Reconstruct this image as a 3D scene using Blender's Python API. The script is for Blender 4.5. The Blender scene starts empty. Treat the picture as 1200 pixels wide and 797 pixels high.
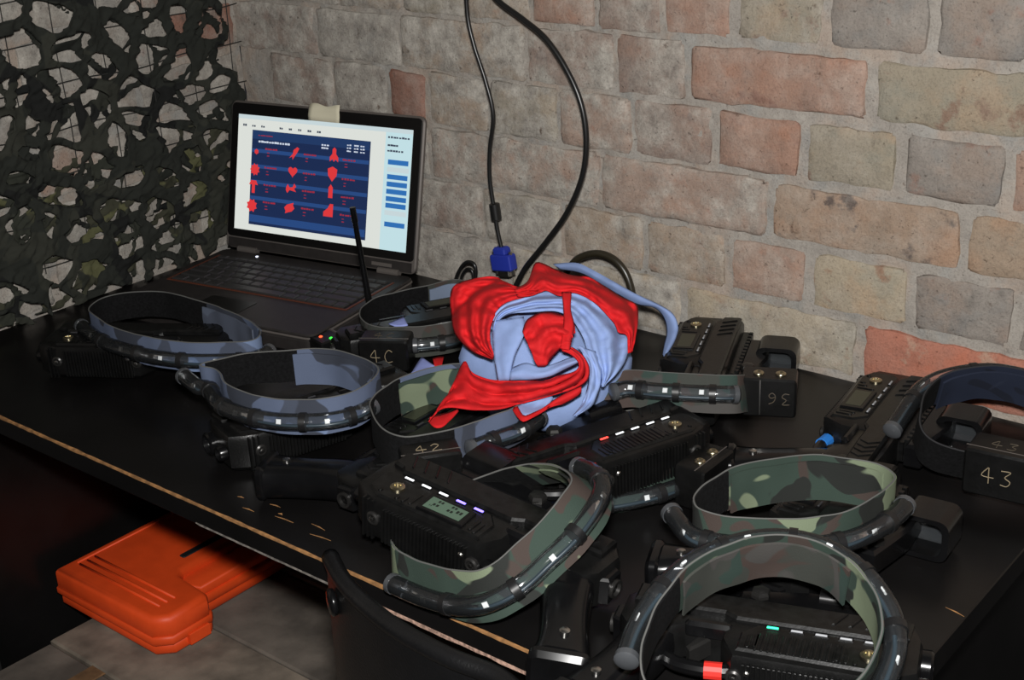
import bpy, bmesh, math, random
from mathutils import Vector, Matrix, noise
random.seed(7)
scene = bpy.context.scene
col = scene.collection
# ------------------------------------------------------------------ camera
TZ = 0.75                                    # table top height above the floor
F_PX = 1601.0
YAW, PITCH, ROLL = 0.7088, 0.3934, -0.0533
CAM = Vector((1.4834, -1.382, 0.6875 + TZ))
_f = Vector((-math.sin(YAW)*math.cos(PITCH), math.cos(YAW)*math.cos(PITCH), -math.sin(PITCH)))
_r0 = Vector((math.cos(YAW), math.sin(YAW), 0)); _u0 = _r0.cross(_f)
_r = _r0*math.cos(ROLL) + _u0*math.sin(ROLL); _u = -_r0*math.sin(ROLL) + _u0*math.cos(ROLL)
cd = bpy.data.cameras.new('camera'); cam = bpy.data.objects.new('camera', cd); col.objects.link(cam)
cd.sensor_width = 36.0; cd.lens = 36.0*F_PX/1200.0; cd.clip_start = 0.02
cam.matrix_world = Matrix(((_r.x, _u.x, -_f.x, CAM.x), (_r.y, _u.y, -_f.y, CAM.y), (_r.z, _u.z, -_f.z, CAM.z), (0, 0, 0, 1)))
scene.camera = cam
scene.view_settings.view_transform = 'Standard'; scene.view_settings.look = 'None'
scene.view_settings.exposure = 0.0; scene.view_settings.gamma = 1.0
scene.view_settings.use_curve_mapping = False
# ------------------------------------------------------------------ light: dim room + the camera's flash
w = bpy.data.worlds.new('world'); scene.world = w; w.use_nodes = True
w.node_tree.nodes['Background'].inputs[0].default_value = (0.55, 0.55, 0.6, 1)
w.node_tree.nodes['Background'].inputs[1].default_value = 0.03
ld = bpy.data.lights.new('flash', 'AREA'); ld.shape = 'RECTANGLE'; ld.size = 0.07; ld.size_y = 0.04
ld.energy = 28.0; ld.color = (1.0, 0.985, 0.96)
lo = bpy.data.objects.new('flash', ld); col.objects.link(lo)
lo.matrix_world = Matrix.Translation(_u*0.085 + _f*0.02) @ cam.matrix_world

def ray(px, py): return _f + _r*((px-600.0)/F_PX) - _u*((py-398.5)/F_PX)
def U(px, py, z=0.0):                        # pixel -> point on the level z above the table top
    d = ray(px, py); return CAM + d*((z + TZ - CAM.z)/d.z)
def UY(px, py, y):
    d = ray(px, py); return CAM + d*((y - CAM.y)/d.y)
def UX(px, py, x):
    d = ray(px, py); return CAM + d*((x - CAM.x)/d.x)

# ------------------------------------------------------------------ materials
def srgb(r, g, b):
    def f(c):
        c /= 255.0
        return c/12.92 if c <= 0.04045 else ((c+0.055)/1.055)**2.4
    return (f(r), f(g), f(b), 1.0)
MATS = {}
def mat(name, rgb, rough=0.5, metal=0.0, spec=0.5, var=0.0, vscale=40.0, bump=0.0, bscale=200.0, emit=None, estr=1.0, rgb2=None):
    if name in MATS: return MATS[name]
    m = bpy.data.materials.new(name); m.use_nodes = True; MATS[name] = m
    nt = m.node_tree; b = nt.nodes['Principled BSDF']
    c = srgb(*rgb)
    b.inputs['Base Color'].default_value = c; b.inputs['Roughness'].default_value = rough
    b.inputs['Metallic'].default_value = metal; b.inputs['Specular IOR Level'].default_value = spec
    if emit:
        b.inputs['Emission Color'].default_value = srgb(*emit); b.inputs['Emission Strength'].default_value = estr
    if var > 0 or rgb2:
        tc = nt.nodes.new('ShaderNodeTexCoord'); n = nt.nodes.new('ShaderNodeTexNoise')
        n.inputs['Scale'].default_value = vscale; n.inputs['Detail'].default_value = 5
        nt.links.new(tc.outputs['Object'], n.inputs['Vector'])
        r = nt.nodes.new('ShaderNodeValToRGB'); nt.links.new(n.outputs['Fac'], r.inputs['Fac'])
        c2 = srgb(*rgb2) if rgb2 else tuple(min(1, x*(1+var)) for x in c[:3])+(1,)
        c1 = c if rgb2 else tuple(x*(1-var) for x in c[:3])+(1,)
        r.color_ramp.elements[0].position = 0.35; r.color_ramp.elements[0].color = c1
        r.color_ramp.elements[1].position = 0.65; r.color_ramp.elements[1].color = c2
        nt.links.new(r.outputs['Color'], b.inputs['Base Color'])
    if bump > 0:
        tc2 = nt.nodes.new('ShaderNodeTexCoord'); n2 = nt.nodes.new('ShaderNodeTexNoise')
        n2.inputs['Scale'].default_value = bscale; n2.inputs['Detail'].default_value = 4
        nt.links.new(tc2.outputs['Object'], n2.inputs['Vector'])
        bp = nt.nodes.new('ShaderNodeBump'); bp.inputs['Strength'].default_value = bump; bp.inputs['Distance'].default_value = 0.002
        nt.links.new(n2.outputs['Fac'], bp.inputs['Height']); nt.links.new(bp.outputs['Normal'], b.inputs['Normal'])
    return m

def masonry(name, base, smear_default=0.3, spots=None):
    """weathered brick / mortar: base colour with grain, lime smears and dark pits"""
    m = bpy.data.materials.new(name); m.use_nodes = True; MATS[name] = m
    nt = m.node_tree; N = nt.nodes.new; L = nt.links.new
    b = nt.nodes['Principled BSDF']; b.inputs['Roughness'].default_value = 0.95; b.inputs['Specular IOR Level'].default_value = 0.15
    tc = N('ShaderNodeTexCoord'); oi = N('ShaderNodeObjectInfo')
    off = N('ShaderNodeVectorMath'); off.operation = 'SCALE'; off.inputs[3].default_value = 11.0
    cmb = N('ShaderNodeCombineXYZ'); L(oi.outputs['Random'], cmb.inputs[0]); L(oi.outputs['Random'], cmb.inputs[2])
    L(cmb.outputs[0], off.inputs[0])
    add = N('ShaderNodeVectorMath'); L(tc.outputs['Object'], add.inputs[0]); L(off.outputs[0], add.inputs[1])
    def noi(s, d=5, rough=0.6):
        n = N('ShaderNodeTexNoise'); n.inputs['Scale'].default_value = s; n.inputs['Detail'].default_value = d
        n.inputs['Roughness'].default_value = rough; L(add.outputs[0], n.inputs['Vector']); return n
    def ramp(src, stops):
        r = N('ShaderNodeValToRGB'); L(src, r.inputs['Fac'])
        while len(r.color_ramp.elements) < len(stops): r.color_ramp.elements.new(0.5)
        for e, (p, c) in zip(r.color_ramp.elements, stops): e.position = p; e.color = c
        return r
    def mix(fac, a_, b_, blend='MIX'):
        mx = N('ShaderNodeMix'); mx.data_type = 'RGBA'; mx.blend_type = blend
        if hasattr(fac, 'is_linked'): L(fac, mx.inputs[0])
        else: mx.inputs[0].default_value = fac
        for sock, v in ((mx.inputs[6], a_), (mx.inputs[7], b_)):
            if hasattr(v, 'is_linked'): L(v, sock)
            else: sock.default_value = v
        return mx.outputs[2]
    c = srgb(*base)
    dk = tuple(x*0.62 for x in c[:3])+(1,); lt = tuple(min(1, x*1.28) for x in c[:3])+(1,)
    warm = (min(1, c[0]*1.18), c[1]*0.98, c[2]*0.86, 1); cool = (c[0]*0.84, c[1]*0.95, c[2]*1.04, 1)
    cur = ramp(noi(20, 9, 0.72).outputs['Fac'], [(0.30, dk), (0.44, c), (0.56, c), (0.74, lt)]).outputs['Color']
    cur = mix(ramp(noi(13, 6).outputs['Fac'], [(0.50, (0, 0, 0, 1)), (0.60, (1, 1, 1, 1))]).outputs['Color'], cur, mix(0.6, cur, warm))
    cur = mix(ramp(noi(16.5, 6).outputs['Fac'], [(0.52, (0, 0, 0, 1)), (0.62, (1, 1, 1, 1))]).outputs['Color'], cur, mix(0.6, cur, cool))
    if spots:
        cur = mix(ramp(noi(22, 5, 0.62).outputs['Fac'], [(0.59, (0, 0, 0, 1)), (0.66, (1, 1, 1, 1))]).outputs['Color'], cur, srgb(*spots))
    # lime smear, patchy; its tone is also raised to offset flash falloff
    at = N('ShaderNodeAttribute'); at.attribute_type = 'OBJECT'; at.attribute_name = 'smear'
    sm = ramp(noi(14, 9, 0.68).outputs['Fac'], [(0.40, (0, 0, 0, 1)), (0.60, (1, 1, 1, 1))])
    mu = N('ShaderNodeMath'); mu.operation = 'MULTIPLY_ADD'; mu.use_clamp = True
    L(sm.outputs['Color'], mu.inputs[0]); L(at.outputs['Fac'], mu.inputs[1])
    a2 = N('ShaderNodeMath'); a2.operation = 'MULTIPLY'; a2.inputs[1].default_value = 0.38; L(at.outputs['Fac'], a2.inputs[0]); L(a2.outputs[0], mu.inputs[2])
    gr = ramp(noi(34, 8, 0.75).outputs['Fac'], [(0.30, srgb(122, 116, 110)), (0.5, srgb(170, 164, 155)), (0.72, srgb(208, 202, 192))])
    cur = mix(mu.outputs[0], cur, gr.outputs['Color'])
    # stains, pits and sandy grain
    st_ = ramp(noi(46, 4).outputs['Fac'], [(0.24, srgb(150, 132, 122)), (0.33, (1, 1, 1, 1))])
    cur = mix(0.85, cur, st_.outputs['Color'], 'MULTIPLY')
    pit = ramp(noi(170, 3).outputs['Fac'], [(0.27, (0.32, 0.30, 0.29, 1)), (0.36, (1, 1, 1, 1))])
    cur = mix(0.8, cur, pit.outputs['Color'], 'MULTIPLY')
    gn = ramp(noi(420, 2).outputs['Fac'], [(0.32, (0.74, 0.74, 0.74, 1)), (0.5, (1, 1, 1, 1)), (0.7, (1.0, 1.0, 1.0, 1))])
    cur = mix(0.75, cur, gn.outputs['Color'], 'MULTIPLY')
    L(cur, b.inputs['Base Color'])
    bp = N('ShaderNodeBump'); bp.inputs['Strength'].default_value = 0.8; bp.inputs['Distance'].default_value = 0.005
    L(noi(60, 10, 0.75).outputs['Fac'], bp.inputs['Height']); L(bp.outputs['Normal'], b.inputs['Normal'])
    return m

def camo(name, cols, scale=16.0, rough=0.85, seed=0.0):
    m = bpy.data.materials.new(name); m.use_nodes = True; MATS[name] = m
    nt = m.node_tree; N = nt.nodes.new; L = nt.links.new
    b = nt.nodes['Principled BSDF']; b.inputs['Roughness'].default_value = rough; b.inputs['Specular IOR Level'].default_value = 0.25
    tc = N('ShaderNodeTexCoord'); cur = None
    for i, c in enumerate(cols):
        if i == 0:
            v = N('ShaderNodeRGB'); v.outputs[0].default_value = srgb(*c); cur = v.outputs[0]; continue
        mp = N('ShaderNodeMapping'); mp.inputs['Location'].default_value = (seed+i*3.7, i*1.9, seed*2-i); L(tc.outputs['Object'], mp.inputs['Vector'])
        n = N('ShaderNodeTexNoise'); n.inputs['Scale'].default_value = scale; n.inputs['Detail'].default_value = 1.5
        n.inputs['Distortion'].default_value = 0.8; L(mp.outputs[0], n.inputs['Vector'])
        r = N('ShaderNodeValToRGB'); th = 0.56 if max(c) < 100 else 0.585; r.color_ramp.elements[0].position = th; r.color_ramp.elements[1].position = th+0.015; L(n.outputs['Fac'], r.inputs['Fac'])
        mx = N('ShaderNodeMix'); mx.data_type = 'RGBA'; mx.inputs[7].default_value = srgb(*c)
        L(r.outputs['Color'], mx.inputs[0]); L(cur, mx.inputs[6]); cur = mx.outputs[2]
    n = N('ShaderNodeTexNoise'); n.inputs['Scale'].default_value = 900; L(tc.outputs['Object'], n.inputs['Vector'])
    bp = N('ShaderNodeBump'); bp.inputs['Strength'].default_value = 0.25; bp.inputs['Distance'].default_value = 0.001
    L(n.outputs['Fac'], bp.inputs['Height']); L(bp.outputs['Normal'], b.inputs['Normal'])
    L(cur, b.inputs['Base Color'])
    return m

def clear_plastic(name, tint=(0.93, 0.95, 0.97), haze=0.1):
    m = bpy.data.materials.new(name); m.use_nodes = True; MATS[name] = m
    nt = m.node_tree; N = nt.nodes.new; L = nt.links.new
    nt.nodes.remove(nt.nodes['Principled BSDF'])
    tr = N('ShaderNodeBsdfTransparent'); tr.inputs[0].default_value = (*tint, 1)
    df = N('ShaderNodeBsdfDiffuse'); df.inputs[0].default_value = srgb(150, 155, 160)
    m0 = N('ShaderNodeMixShader'); m0.inputs[0].default_value = haze; L(tr.outputs[0], m0.inputs[1]); L(df.outputs[0], m0.inputs[2])
    gl = N('ShaderNodeBsdfGlossy'); gl.inputs['Roughness'].default_value = 0.09
    fr = N('ShaderNodeFresnel'); fr.inputs[0].default_value = 1.5
    mx = N('ShaderNodeMixShader'); L(fr.outputs[0], mx.inputs[0]); L(m0.outputs[0], mx.inputs[1]); L(gl.outputs[0], mx.inputs[2])
    L(mx.outputs[0], nt.nodes['Material Output'].inputs[0])
    return m

BLACK = mat('black_plastic', (15, 15, 15), 0.30, spec=0.36, var=0.25, vscale=60, bump=0.10, bscale=500)
BLACK2 = mat('black_plastic_satin', (13, 13, 14), 0.22, spec=0.36, var=0.2, vscale=40)
BOX = mat('black_box', (13, 13, 13), 0.36, spec=0.34, var=0.25, vscale=90, bump=0.1, bscale=300)
DARKMETAL = mat('dark_metal', (58, 57, 56), 0.35, 0.7)
SCREW = mat('brass_screw', (188, 178, 150), 0.3, 1.0)
STEEL = mat('steel', (190, 188, 184), 0.28, 1.0)
FELT = mat('black_felt', (15, 15, 16), 0.95, spec=0.15, var=0.35, vscale=300, bump=0.4, bscale=900)
SENSOR = mat('white_sensor', (235, 235, 232), 0.5)
CHIP = mat('sensor_board', (38, 52, 60), 0.4)
TUBE = clear_plastic('clear_tube', (0.93, 0.95, 0.97), 0.035)
GLASSLENS = clear_plastic('sight_glass', (0.45, 0.48, 0.5), 0.07)
CLIP = mat('black_clip', (22, 22, 23), 0.4)
BIND = mat('edge_binding', (84, 84, 82), 0.9)
BINDK = mat('edge_binding_black', (30, 30, 32), 0.85)
SCRATCH = mat('scratched_mark', (134, 120, 96), 0.7)
SCRATCHD = mat('scratched_mark_dim', (74, 66, 54), 0.7)
WOOD = camo('woodland', [(48, 61, 54), (62, 53, 49), (34, 36, 34), (108, 118, 96)], 19, seed=2.9)
WOOD2 = camo('woodland_faded', [(56, 58, 54), (64, 54, 50), (46, 60, 55), (66, 64, 62)], 17, seed=4.1)
BLUEC = camo('urban_blue', [(84, 94, 116), (108, 124, 154), (66, 72, 86), (54, 58, 68)], 14, seed=2.2)
BLUEG = camo('urban_grey', [(76, 82, 96), (88, 96, 112), (60, 66, 80), (110, 122, 142)], 13, seed=6.2)
NAVY = camo('navy_lining', [(30, 36, 52), (24, 28, 40), (38, 44, 60)], 14, seed=3.0)

# ------------------------------------------------------------------ mesh helpers
class MB:
    def __init__(s): s.v = []; s.f = []
    def add(s, vs, fs):
        o = len(s.v); s.v += [tuple(v) for v in vs]; s.f += [tuple(i+o for i in f) for f in fs]; return s
    def box(s, x0, x1, y0, y1, z0, z1, M=None, ch=0.0):
        if ch > 0:
            return s.prism([(x0, y0), (x1, y0), (x1, y1), (x0, y1)], z0, z1, ch, M)
        vs = [(x, y, z) for z in (z0, z1) for y in (y0, y1) for x in (x0, x1)]
        if M: vs = [M @ Vector(v) for v in vs]
        return s.add(vs, [(0, 2, 3, 1), (4, 5, 7, 6), (0, 1, 5, 4), (2, 6, 7, 3), (0, 4, 6, 2), (1, 3, 7, 5)])
    def prism(s, out, z0, z1, ch=0.0, M=None, chb=None, steps=1):
        """extrude outline (CCW) with chamfered rims"""
        n = len(out)
        area = sum(out[i][0]*out[(i+1) % n][1]-out[(i+1) % n][0]*out[i][1] for i in range(n))
        if area < 0: out = out[::-1]
        def inset(d):
            res = []
            for i in range(n):
                p0, p1, p2 = Vector(out[i-1]), Vector(out[i]), Vector(out[(i+1) % n])
                e1 = (p1-p0).normalized(); e2 = (p2-p1).normalized()
                n1 = Vector((-e1.y, e1.x)); n2 = Vector((-e2.y, e2.x)); b = n1+n2
                if b.length < 1e-6: b = n1
                b.normalize(); k = max(0.45, b.dot(n1))
                res.append(p1+b*(d/k))
            return res
        chb = ch if chb is None else chb
        rings = []
        if chb > 0: rings.append((inset(chb), z0))
        rings.append((inset(0), z0+chb)); 
        for t in range(steps):
            if t: a = math.pi/2*t/steps; rings.append((inset(ch*(1-math.cos(a))), z1-ch+ch*math.sin(a)))
            else: rings.append((inset(0), z1-ch))
        if ch > 0: rings.append((inset(ch), z1))
        vs = []; fs = []
        for r, z in rings: vs += [(p.x, p.y, z) for p in r]
        for k in range(len(rings)-1):
            for i in range(n):
                j = (i+1) % n; fs.append((k*n+i, k*n+j, (k+1)*n+j, (k+1)*n+i))
        fs.append(tuple(range(n-1, -1, -1))); fs.append(tuple((len(rings)-1)*n+i for i in range(n)))
        if M: vs = [M @ Vector(v) for v in vs]
        return s.add(vs, fs)
    def lathe(s, prof, M=None, n=16):
        """profile (r,z) turned about z"""
        vs = []; fs = []
        for r, z in prof:
            for i in range(n):
                a = 2*math.pi*i/n; vs.append((r*math.cos(a), r*math.sin(a), z))
        for k in range(len(prof)-1):
            for i in range(n):
                j = (i+1) % n; fs.append((k*n+i, k*n+j, (k+1)*n+j, (k+1)*n+i))
        fs.append(tuple(range(n-1, -1, -1))); fs.append(tuple((len(prof)-1)*n+i for i in range(n)))
        if M: vs = [M @ Vector(v) for v in vs]
        return s.add(vs, fs)
    def tube(s, pts, r, n=8, rads=None, cap=True):
        pts = [Vector(p) for p in pts]; m = len(pts)
        t0 = (pts[1]-pts[0]).normalized()
        up = Vector((0, 0, 1)) if abs(t0.z) < 0.9 else Vector((1, 0, 0))
        nrm = (up - t0*up.dot(t0)).normalized(); vs = []; fs = []
        for i in range(m):
            t = (pts[min(i+1, m-1)]-pts[max(i-1, 0)]).normalized()
            nrm = (nrm - t*nrm.dot(t)).normalized(); bn = t.cross(nrm)
            rr = rads[i] if rads else r
            for k in range(n):
                a = 2*math.pi*k/n; vs.append(pts[i]+nrm*(rr*math.cos(a))+bn*(rr*math.sin(a)))
        for i in range(m-1):
            for k in range(n):
                j = (k+1) % n; fs.append((i*n+k, i*n+j, (i+1)*n+j, (i+1)*n+k))
        if cap: fs.append(tuple(range(n-1, -1, -1))); fs.append(tuple((m-1)*n+k for k in range(n)))
        return s.add(vs, fs)
    def build(s, name, material, parent=None, smooth=False, off=None, angle=None):
        me = bpy.data.meshes.new(name)
        vs = s.v if off is None else [tuple(Vector(v)-off) for v in s.v]
        me.from_pydata(vs, [], s.f); me.validate()
        bm = bmesh.new(); bm.from_mesh(me); bmesh.ops.recalc_face_normals(bm, faces=bm.faces); bm.to_mesh(me); bm.free()
        me.materials.append(material)
        if smooth:
            for p in me.polygons: p.use_smooth = True
            if angle: me.set_sharp_from_angle(angle=math.radians(angle))
        o = bpy.data.objects.new(name, me); col.objects.link(o)
        if parent: o.parent = parent
        return o
def tag(o, label=None, cat=None, group=None, kind=None):
    if label: o['label'] = label
    if cat: o['category'] = cat
    if group: o['group'] = group
    if kind: o['kind'] = kind
    return o
def empty(name, loc, label, cat, group=None, rot=None):
    e = bpy.data.objects.new(name, None); col.objects.link(e); e.location = loc; e.empty_display_size = 0.02
    if rot is not None: e.rotation_euler = rot
    return tag(e, label, cat, group)
def axisM(p, d, up=(0, 0, 1)):
    """frame at p with local z along d"""
    z = Vector(d).normalized(); u = Vector(up)
    if abs(z.dot(u)) > 0.95: u = Vector((1, 0, 0))
    x = u.cross(z).normalized(); y = z.cross(x)
    return Matrix(((x.x, y.x, z.x, p[0]), (x.y, y.y, z.y, p[1]), (x.z, y.z, z.z, p[2]), (0, 0, 0, 1)))
def catmull(P, n, closed=False):
    out = []; m = len(P); segs = m if closed else m-1
    for i in range(segs):
        g = (lambda k: P[k % m]) if closed else (lambda k: P[min(max(k, 0), m-1)])
        p0, p1, p2, p3 = g(i-1), g(i), g(i+1), g(i+2)
        for k in range(n):
            t = k/n; out.append(0.5*((2*p1)+(p2-p0)*t+(2*p0-5*p1+4*p2-p3)*t*t+(3*p1-p0-3*p2+p3)*t**3))
    if not closed: out.append(P[-1].copy())
    return out
def resample(P, n, closed=False):
    Q = P+[P[0]] if closed else P
    L = [0]
    for a, b in zip(Q, Q[1:]): L.append(L[-1]+(b-a).length)
    out = []; j = 0
    cnt = n if closed else n-1
    for i in range(n):
        d = L[-1]*i/cnt
        while j < len(L)-2 and L[j+1] < d: j += 1
        t = (d-L[j])/max(1e-9, L[j+1]-L[j]); out.append(Q[j].lerp(Q[j+1], t))
    return out

# ------------------------------------------------------------------ setting: floor, ceiling, walls
XL = -0.2311                                  # plane of the left wall
TL, TR, TD = -0.226, 1.129, 0.648             # table: left, right, depth
MORTAR = masonry('mortar', (160, 153, 145))
CONC = mat('dark_concrete', (38, 35, 33), 0.9, var=0.3, vscale=8, bump=0.3, bscale=60)
tag(MB().box(XL-0.3, 3.6, -3.2, 0.3, -0.1, 0.0).build('floor', CONC), kind='structure')
tag(MB().box(XL-0.3, 3.6, -3.2, 0.3, 2.6, 2.7).build('ceiling', mat('dark_ceiling', (50, 48, 46), 0.9, var=0.2, vscale=6)), kind='structure')

def wall_sheet(name, P0, ex, nrm, length, z0, z1, thick, nx, nz, amp):
    """mortar bed: a lumpy skin on a solid slab"""
    mb = MB(); vs = []; fs = []
    for j in range(nz+1):
        for i in range(nx+1):
            p = P0+ex*(length*i/nx)+Vector((0, 0, z0+(z1-z0)*j/nz))
            d = amp*(noise.noise(p*23)+0.6*noise.noise(p*61))
            vs.append(p+nrm*d)
    for j in range(nz):
        for i in range(nx):
            a = j*(nx+1)+i; fs.append((a, a+1, a+nx+2, a+nx+1))
    mb.add(vs, fs)
    a, b = P0-nrm*0.012, P0-nrm*thick
    q = [a, a+ex*length, b+ex*length, b]
    mb.add([Vector((p.x, p.y, z)) for z in (z0, z1) for p in q], [(0, 1, 2, 3), (4, 5, 6, 7), (0, 1, 5, 4), (1, 2, 6, 5), (2, 3, 7, 6), (3, 0, 4, 7)])
    o = mb.build(name, MORTAR, smooth=True); tag(o, kind='structure'); o['smear'] = 0.25
    return o
wall_back = wall_sheet('wall_back', Vector((XL, 0.0, 0)), Vector((1, 0, 0)), Vector((0, -1, 0)), 3.6, TZ-0.09, TZ+0.66, 0.14, 560, 118, 0.0034)
wall_left = wall_sheet('wall_left', Vector((XL, 0.0, 0)), Vector((0, -1, 0)), Vector((1, 0, 0)), 1.5, TZ-0.09, TZ+0.66, 0.14, 220, 110, 0.003)
PLAIN = masonry('plastered', (140, 134, 126)); DARKW = mat('near_black_wall', (20, 19, 19), 0.85, var=0.3, vscale=10, bump=0.3, bscale=40)  # near-black wall colour put on so the void below the desk stays dark
for nm, a in (('wall_back_upper', (XL, 3.37, 0.0, 0.14, TZ+0.66, 2.6)), ('wall_left_upper', (XL-0.14, XL, -1.5, 0.0, TZ+0.66, 2.6))):
    tag(MB().box(*a).build(nm, PLAIN), kind='structure')['smear'] = 0.6
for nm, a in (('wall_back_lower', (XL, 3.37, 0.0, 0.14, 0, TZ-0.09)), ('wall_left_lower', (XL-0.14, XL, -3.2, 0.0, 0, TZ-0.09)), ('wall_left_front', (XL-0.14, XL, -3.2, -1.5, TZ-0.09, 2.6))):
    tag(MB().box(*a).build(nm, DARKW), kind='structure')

BR = {k: masonry('brick_'+k, c, spots=s) for k, (c, s) in dict(
    orange=((160, 124, 106), (138, 100, 86)), red=((176, 114, 94), (178, 142, 122)), pink=((162, 134, 118), (164, 122, 102)),
    tan=((158, 138, 118), (160, 118, 92)), cream=((170, 156, 134), (148, 114, 90)), yellow=((152, 142, 124), (136, 112, 96)),
    brown=((140, 116, 104), (116, 96, 90)), grey=((136, 128, 121), (138, 110, 98)), burnt=((158, 134, 114), (84, 66, 60)),
    white=((150, 146, 140), (134, 114, 106)), rust=((142, 98, 82), (104, 76, 66))).items()}
def brick(P, ex, nrm, w, h, kind, smear, wall, proud=0.003):
    """one hand-made brick: chipped outline, broken arrises, uneven face. P = lower left corner on the wall plane"""
    def grid(l, step):
        n = max(2, int((l-0.014)/step)); return [0, 0.0016, 0.006]+[0.006+(l-0.012)*k/n for k in range(1, n)]+[l-0.006, l-0.0016, l]
    gx, gz = grid(w, 0.012), grid(h, 0.012)
    nx, nz = len(gx)-1, len(gz)-1
    vs = []; fs = []; sd = Vector((P.x*7.3, P.y*5.1, P.z*9.7))+Vector((random.random()*9, 0, 0))
    for j in range(nz+1):
        for i in range(nx+1):
            x, z = gx[i], gz[j]
            fu = max(0, 1-min(x, w-x)/0.012); fv = max(0, 1-min(z, h-z)/0.012)
            su = 1 if x < w/2 else -1; sv = 1 if z < h/2 else -1
            du = su*fu*(0.0016+0.0042*noise.noise(sd+Vector((su, z*48, 1.7)))+0.0022*noise.noise(sd+Vector((su, z*160, 2.7))))
            dv = sv*fv*(0.0010+0.0036*noise.noise(sd+Vector((x*40, sv*3, 0)))+0.0020*noise.noise(sd+Vector((x*150, sv*3, 6))))
            if fu*fv > 0.5: k = 0.004*random.random(); du += su*k; dv += sv*k
            eu, ev = min(i, nx-i), min(j, nz-j); e = min(eu, ev)
            d = (-0.004, proud*0.55, proud*0.95)[e] if e < 3 else proud
            if e: d += 0.0014*noise.noise(sd+Vector((x*34, z*34, 0)))+0.0007*noise.noise(sd+Vector((x*110, z*110, 4)))
            vs.append(ex*(x+du)+Vector((0, 0, z+dv))+nrm*d)
    for j in range(nz):
        for i in range(nx):
            a = j*(nx+1)+i; fs.append((a, a+1, a+nx+2, a+nx+1))
    n0 = len(vs)                               # skirt into the mortar
    ring = [i for i in range(nx+1)]+[j*(nx+1)+nx for j in range(1, nz+1)]+[nz*(nx+1)+i for i in range(nx-1, -1, -1)]+[j*(nx+1) for j in range(nz-1, 0, -1)]
    for k in ring: vs.append(Vector(vs[k])-nrm*0.02)
    m = len(ring)
    for k in range(m): fs.append((ring[k], n0+k, n0+(k+1) % m, ring[(k+1) % m]))
    o = MB().add(vs, fs).build('brick', BR[kind], wall, smooth=True, angle=48)
    o.location = P; o['smear'] = smear
    return o
HC = 0.077; Z0 = 0.3868
def zc(k): return Z0-k*HC                       # upper bed joint of course k (course 0 lies above line Z0)
BJ = 0.0085
# courses: list of head joints in photo pixels (at mid-course height) and the colour of the brick right of each joint
COURSES = {
 0: ([320, 395, 470, 546, 622, 700, 776, 862, 970, 1095, 1212], ['grey', 'tan', 'yellow', 'tan', 'orange', 'brown', 'orange', 'yellow', 'grey', 'grey'], 20),
 1: ([272, 372, 470, 617, 722, 806, 1023, 1262], ['brown', 'white', 'tan', 'brown', 'brown', 'orange', 'yellow'], 95),
 2: ([318, 392, 455, 503, 575, 656, 742, 838, 943, 1056, 1183, 1300], ['brown', 'grey', 'rust', 'tan', 'yellow', 'pink', 'brown', 'orange', 'yellow', 'grey', 'pink'], 160),
 3: ([505, 705, 902, 1130, 1350], ['pink', 'pink', 'burnt', 'tan'], 235),
 4: ([484, 568, 660, 757, 854, 949, 1068, 1192, 1320], ['brown', 'yellow', 'tan', 'tan', 'pink', 'cream', 'grey', 'grey'], 300),
 5: ([600, 802, 1008, 1262], ['cream', 'cream', 'red'], 390),
}
VP = Vector((-1468, -152))
ey = Vector((1, 0, 0)); ny = Vector((0, -1, 0))
for k, (js, cs, _) in COURSES.items():
    zt = zc(k-1) if k else Z0+HC
    zb = zt-HC
    zm = TZ+(zt+zb)/2
    xs = []
    for px in js:                              # intersect pixel column with the course's mid line on the wall
        d1 = UY(px, 0, 0); d2 = UY(px, 500, 0); t = (zm-d1.z)/(d2.z-d1.z); xs.append(d1.x+(d2.x-d1.x)*t)
    # continue the bond beyond both ends
    step = 0.26 if k % 2 else 0.13; cs = list(cs)
    while xs[0]-step*0.6 > XL: xs.insert(0, max(XL+0.002, xs[0]-step)); cs.insert(0, random.choice(['grey', 'white', 'grey']))
    while xs[-1] < 2.0: xs.append(xs[-1]+step); cs.append(random.choice(['grey', 'tan', 'pink', 'yellow']))
    for a, b, c in zip(xs, xs[1:], cs):
        px = (a-0.27)/0.7
        sm = max(0.10, min(0.92, 1.0-1.1*px)) if c not in ('rust',) else 0.25
        if c in ('grey', 'white') and a > 0.5: sm = 0.22
        if c in ('red', 'orange') : sm *= 0.7
        q = min(1, max(0, (sm-0.45)/0.25)); bj = BJ-0.006*q; bb = BJ-0.0065*q
        brick(Vector((a+bj/2, 0, TZ+zb+bb/2)), ey, ny, b-a-bj, HC-bb, c, sm, wall_back, 0.003+0.0025*random.random())
for k in (-1, -2):                              # two courses above the frame
    zb = Z0-k*HC; x = XL+0.005-0.07*(k % 2); step = 0.26 if k % 2 else 0.13
    while x < 2.0:
        a = max(x, XL+0.004)
        if x+step-a > 0.04: brick(Vector((a+BJ/2, 0, TZ+zb+BJ/2)), ey, ny, x+step-a-BJ, HC-BJ, random.choice(['grey', 'tan', 'pink', 'orange', 'yellow', 'brown']), max(0.2, 0.8-a), wall_back)
        x += step
ex2 = Vector((0, -1, 0)); nx2 = Vector((1, 0, 0))
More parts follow.
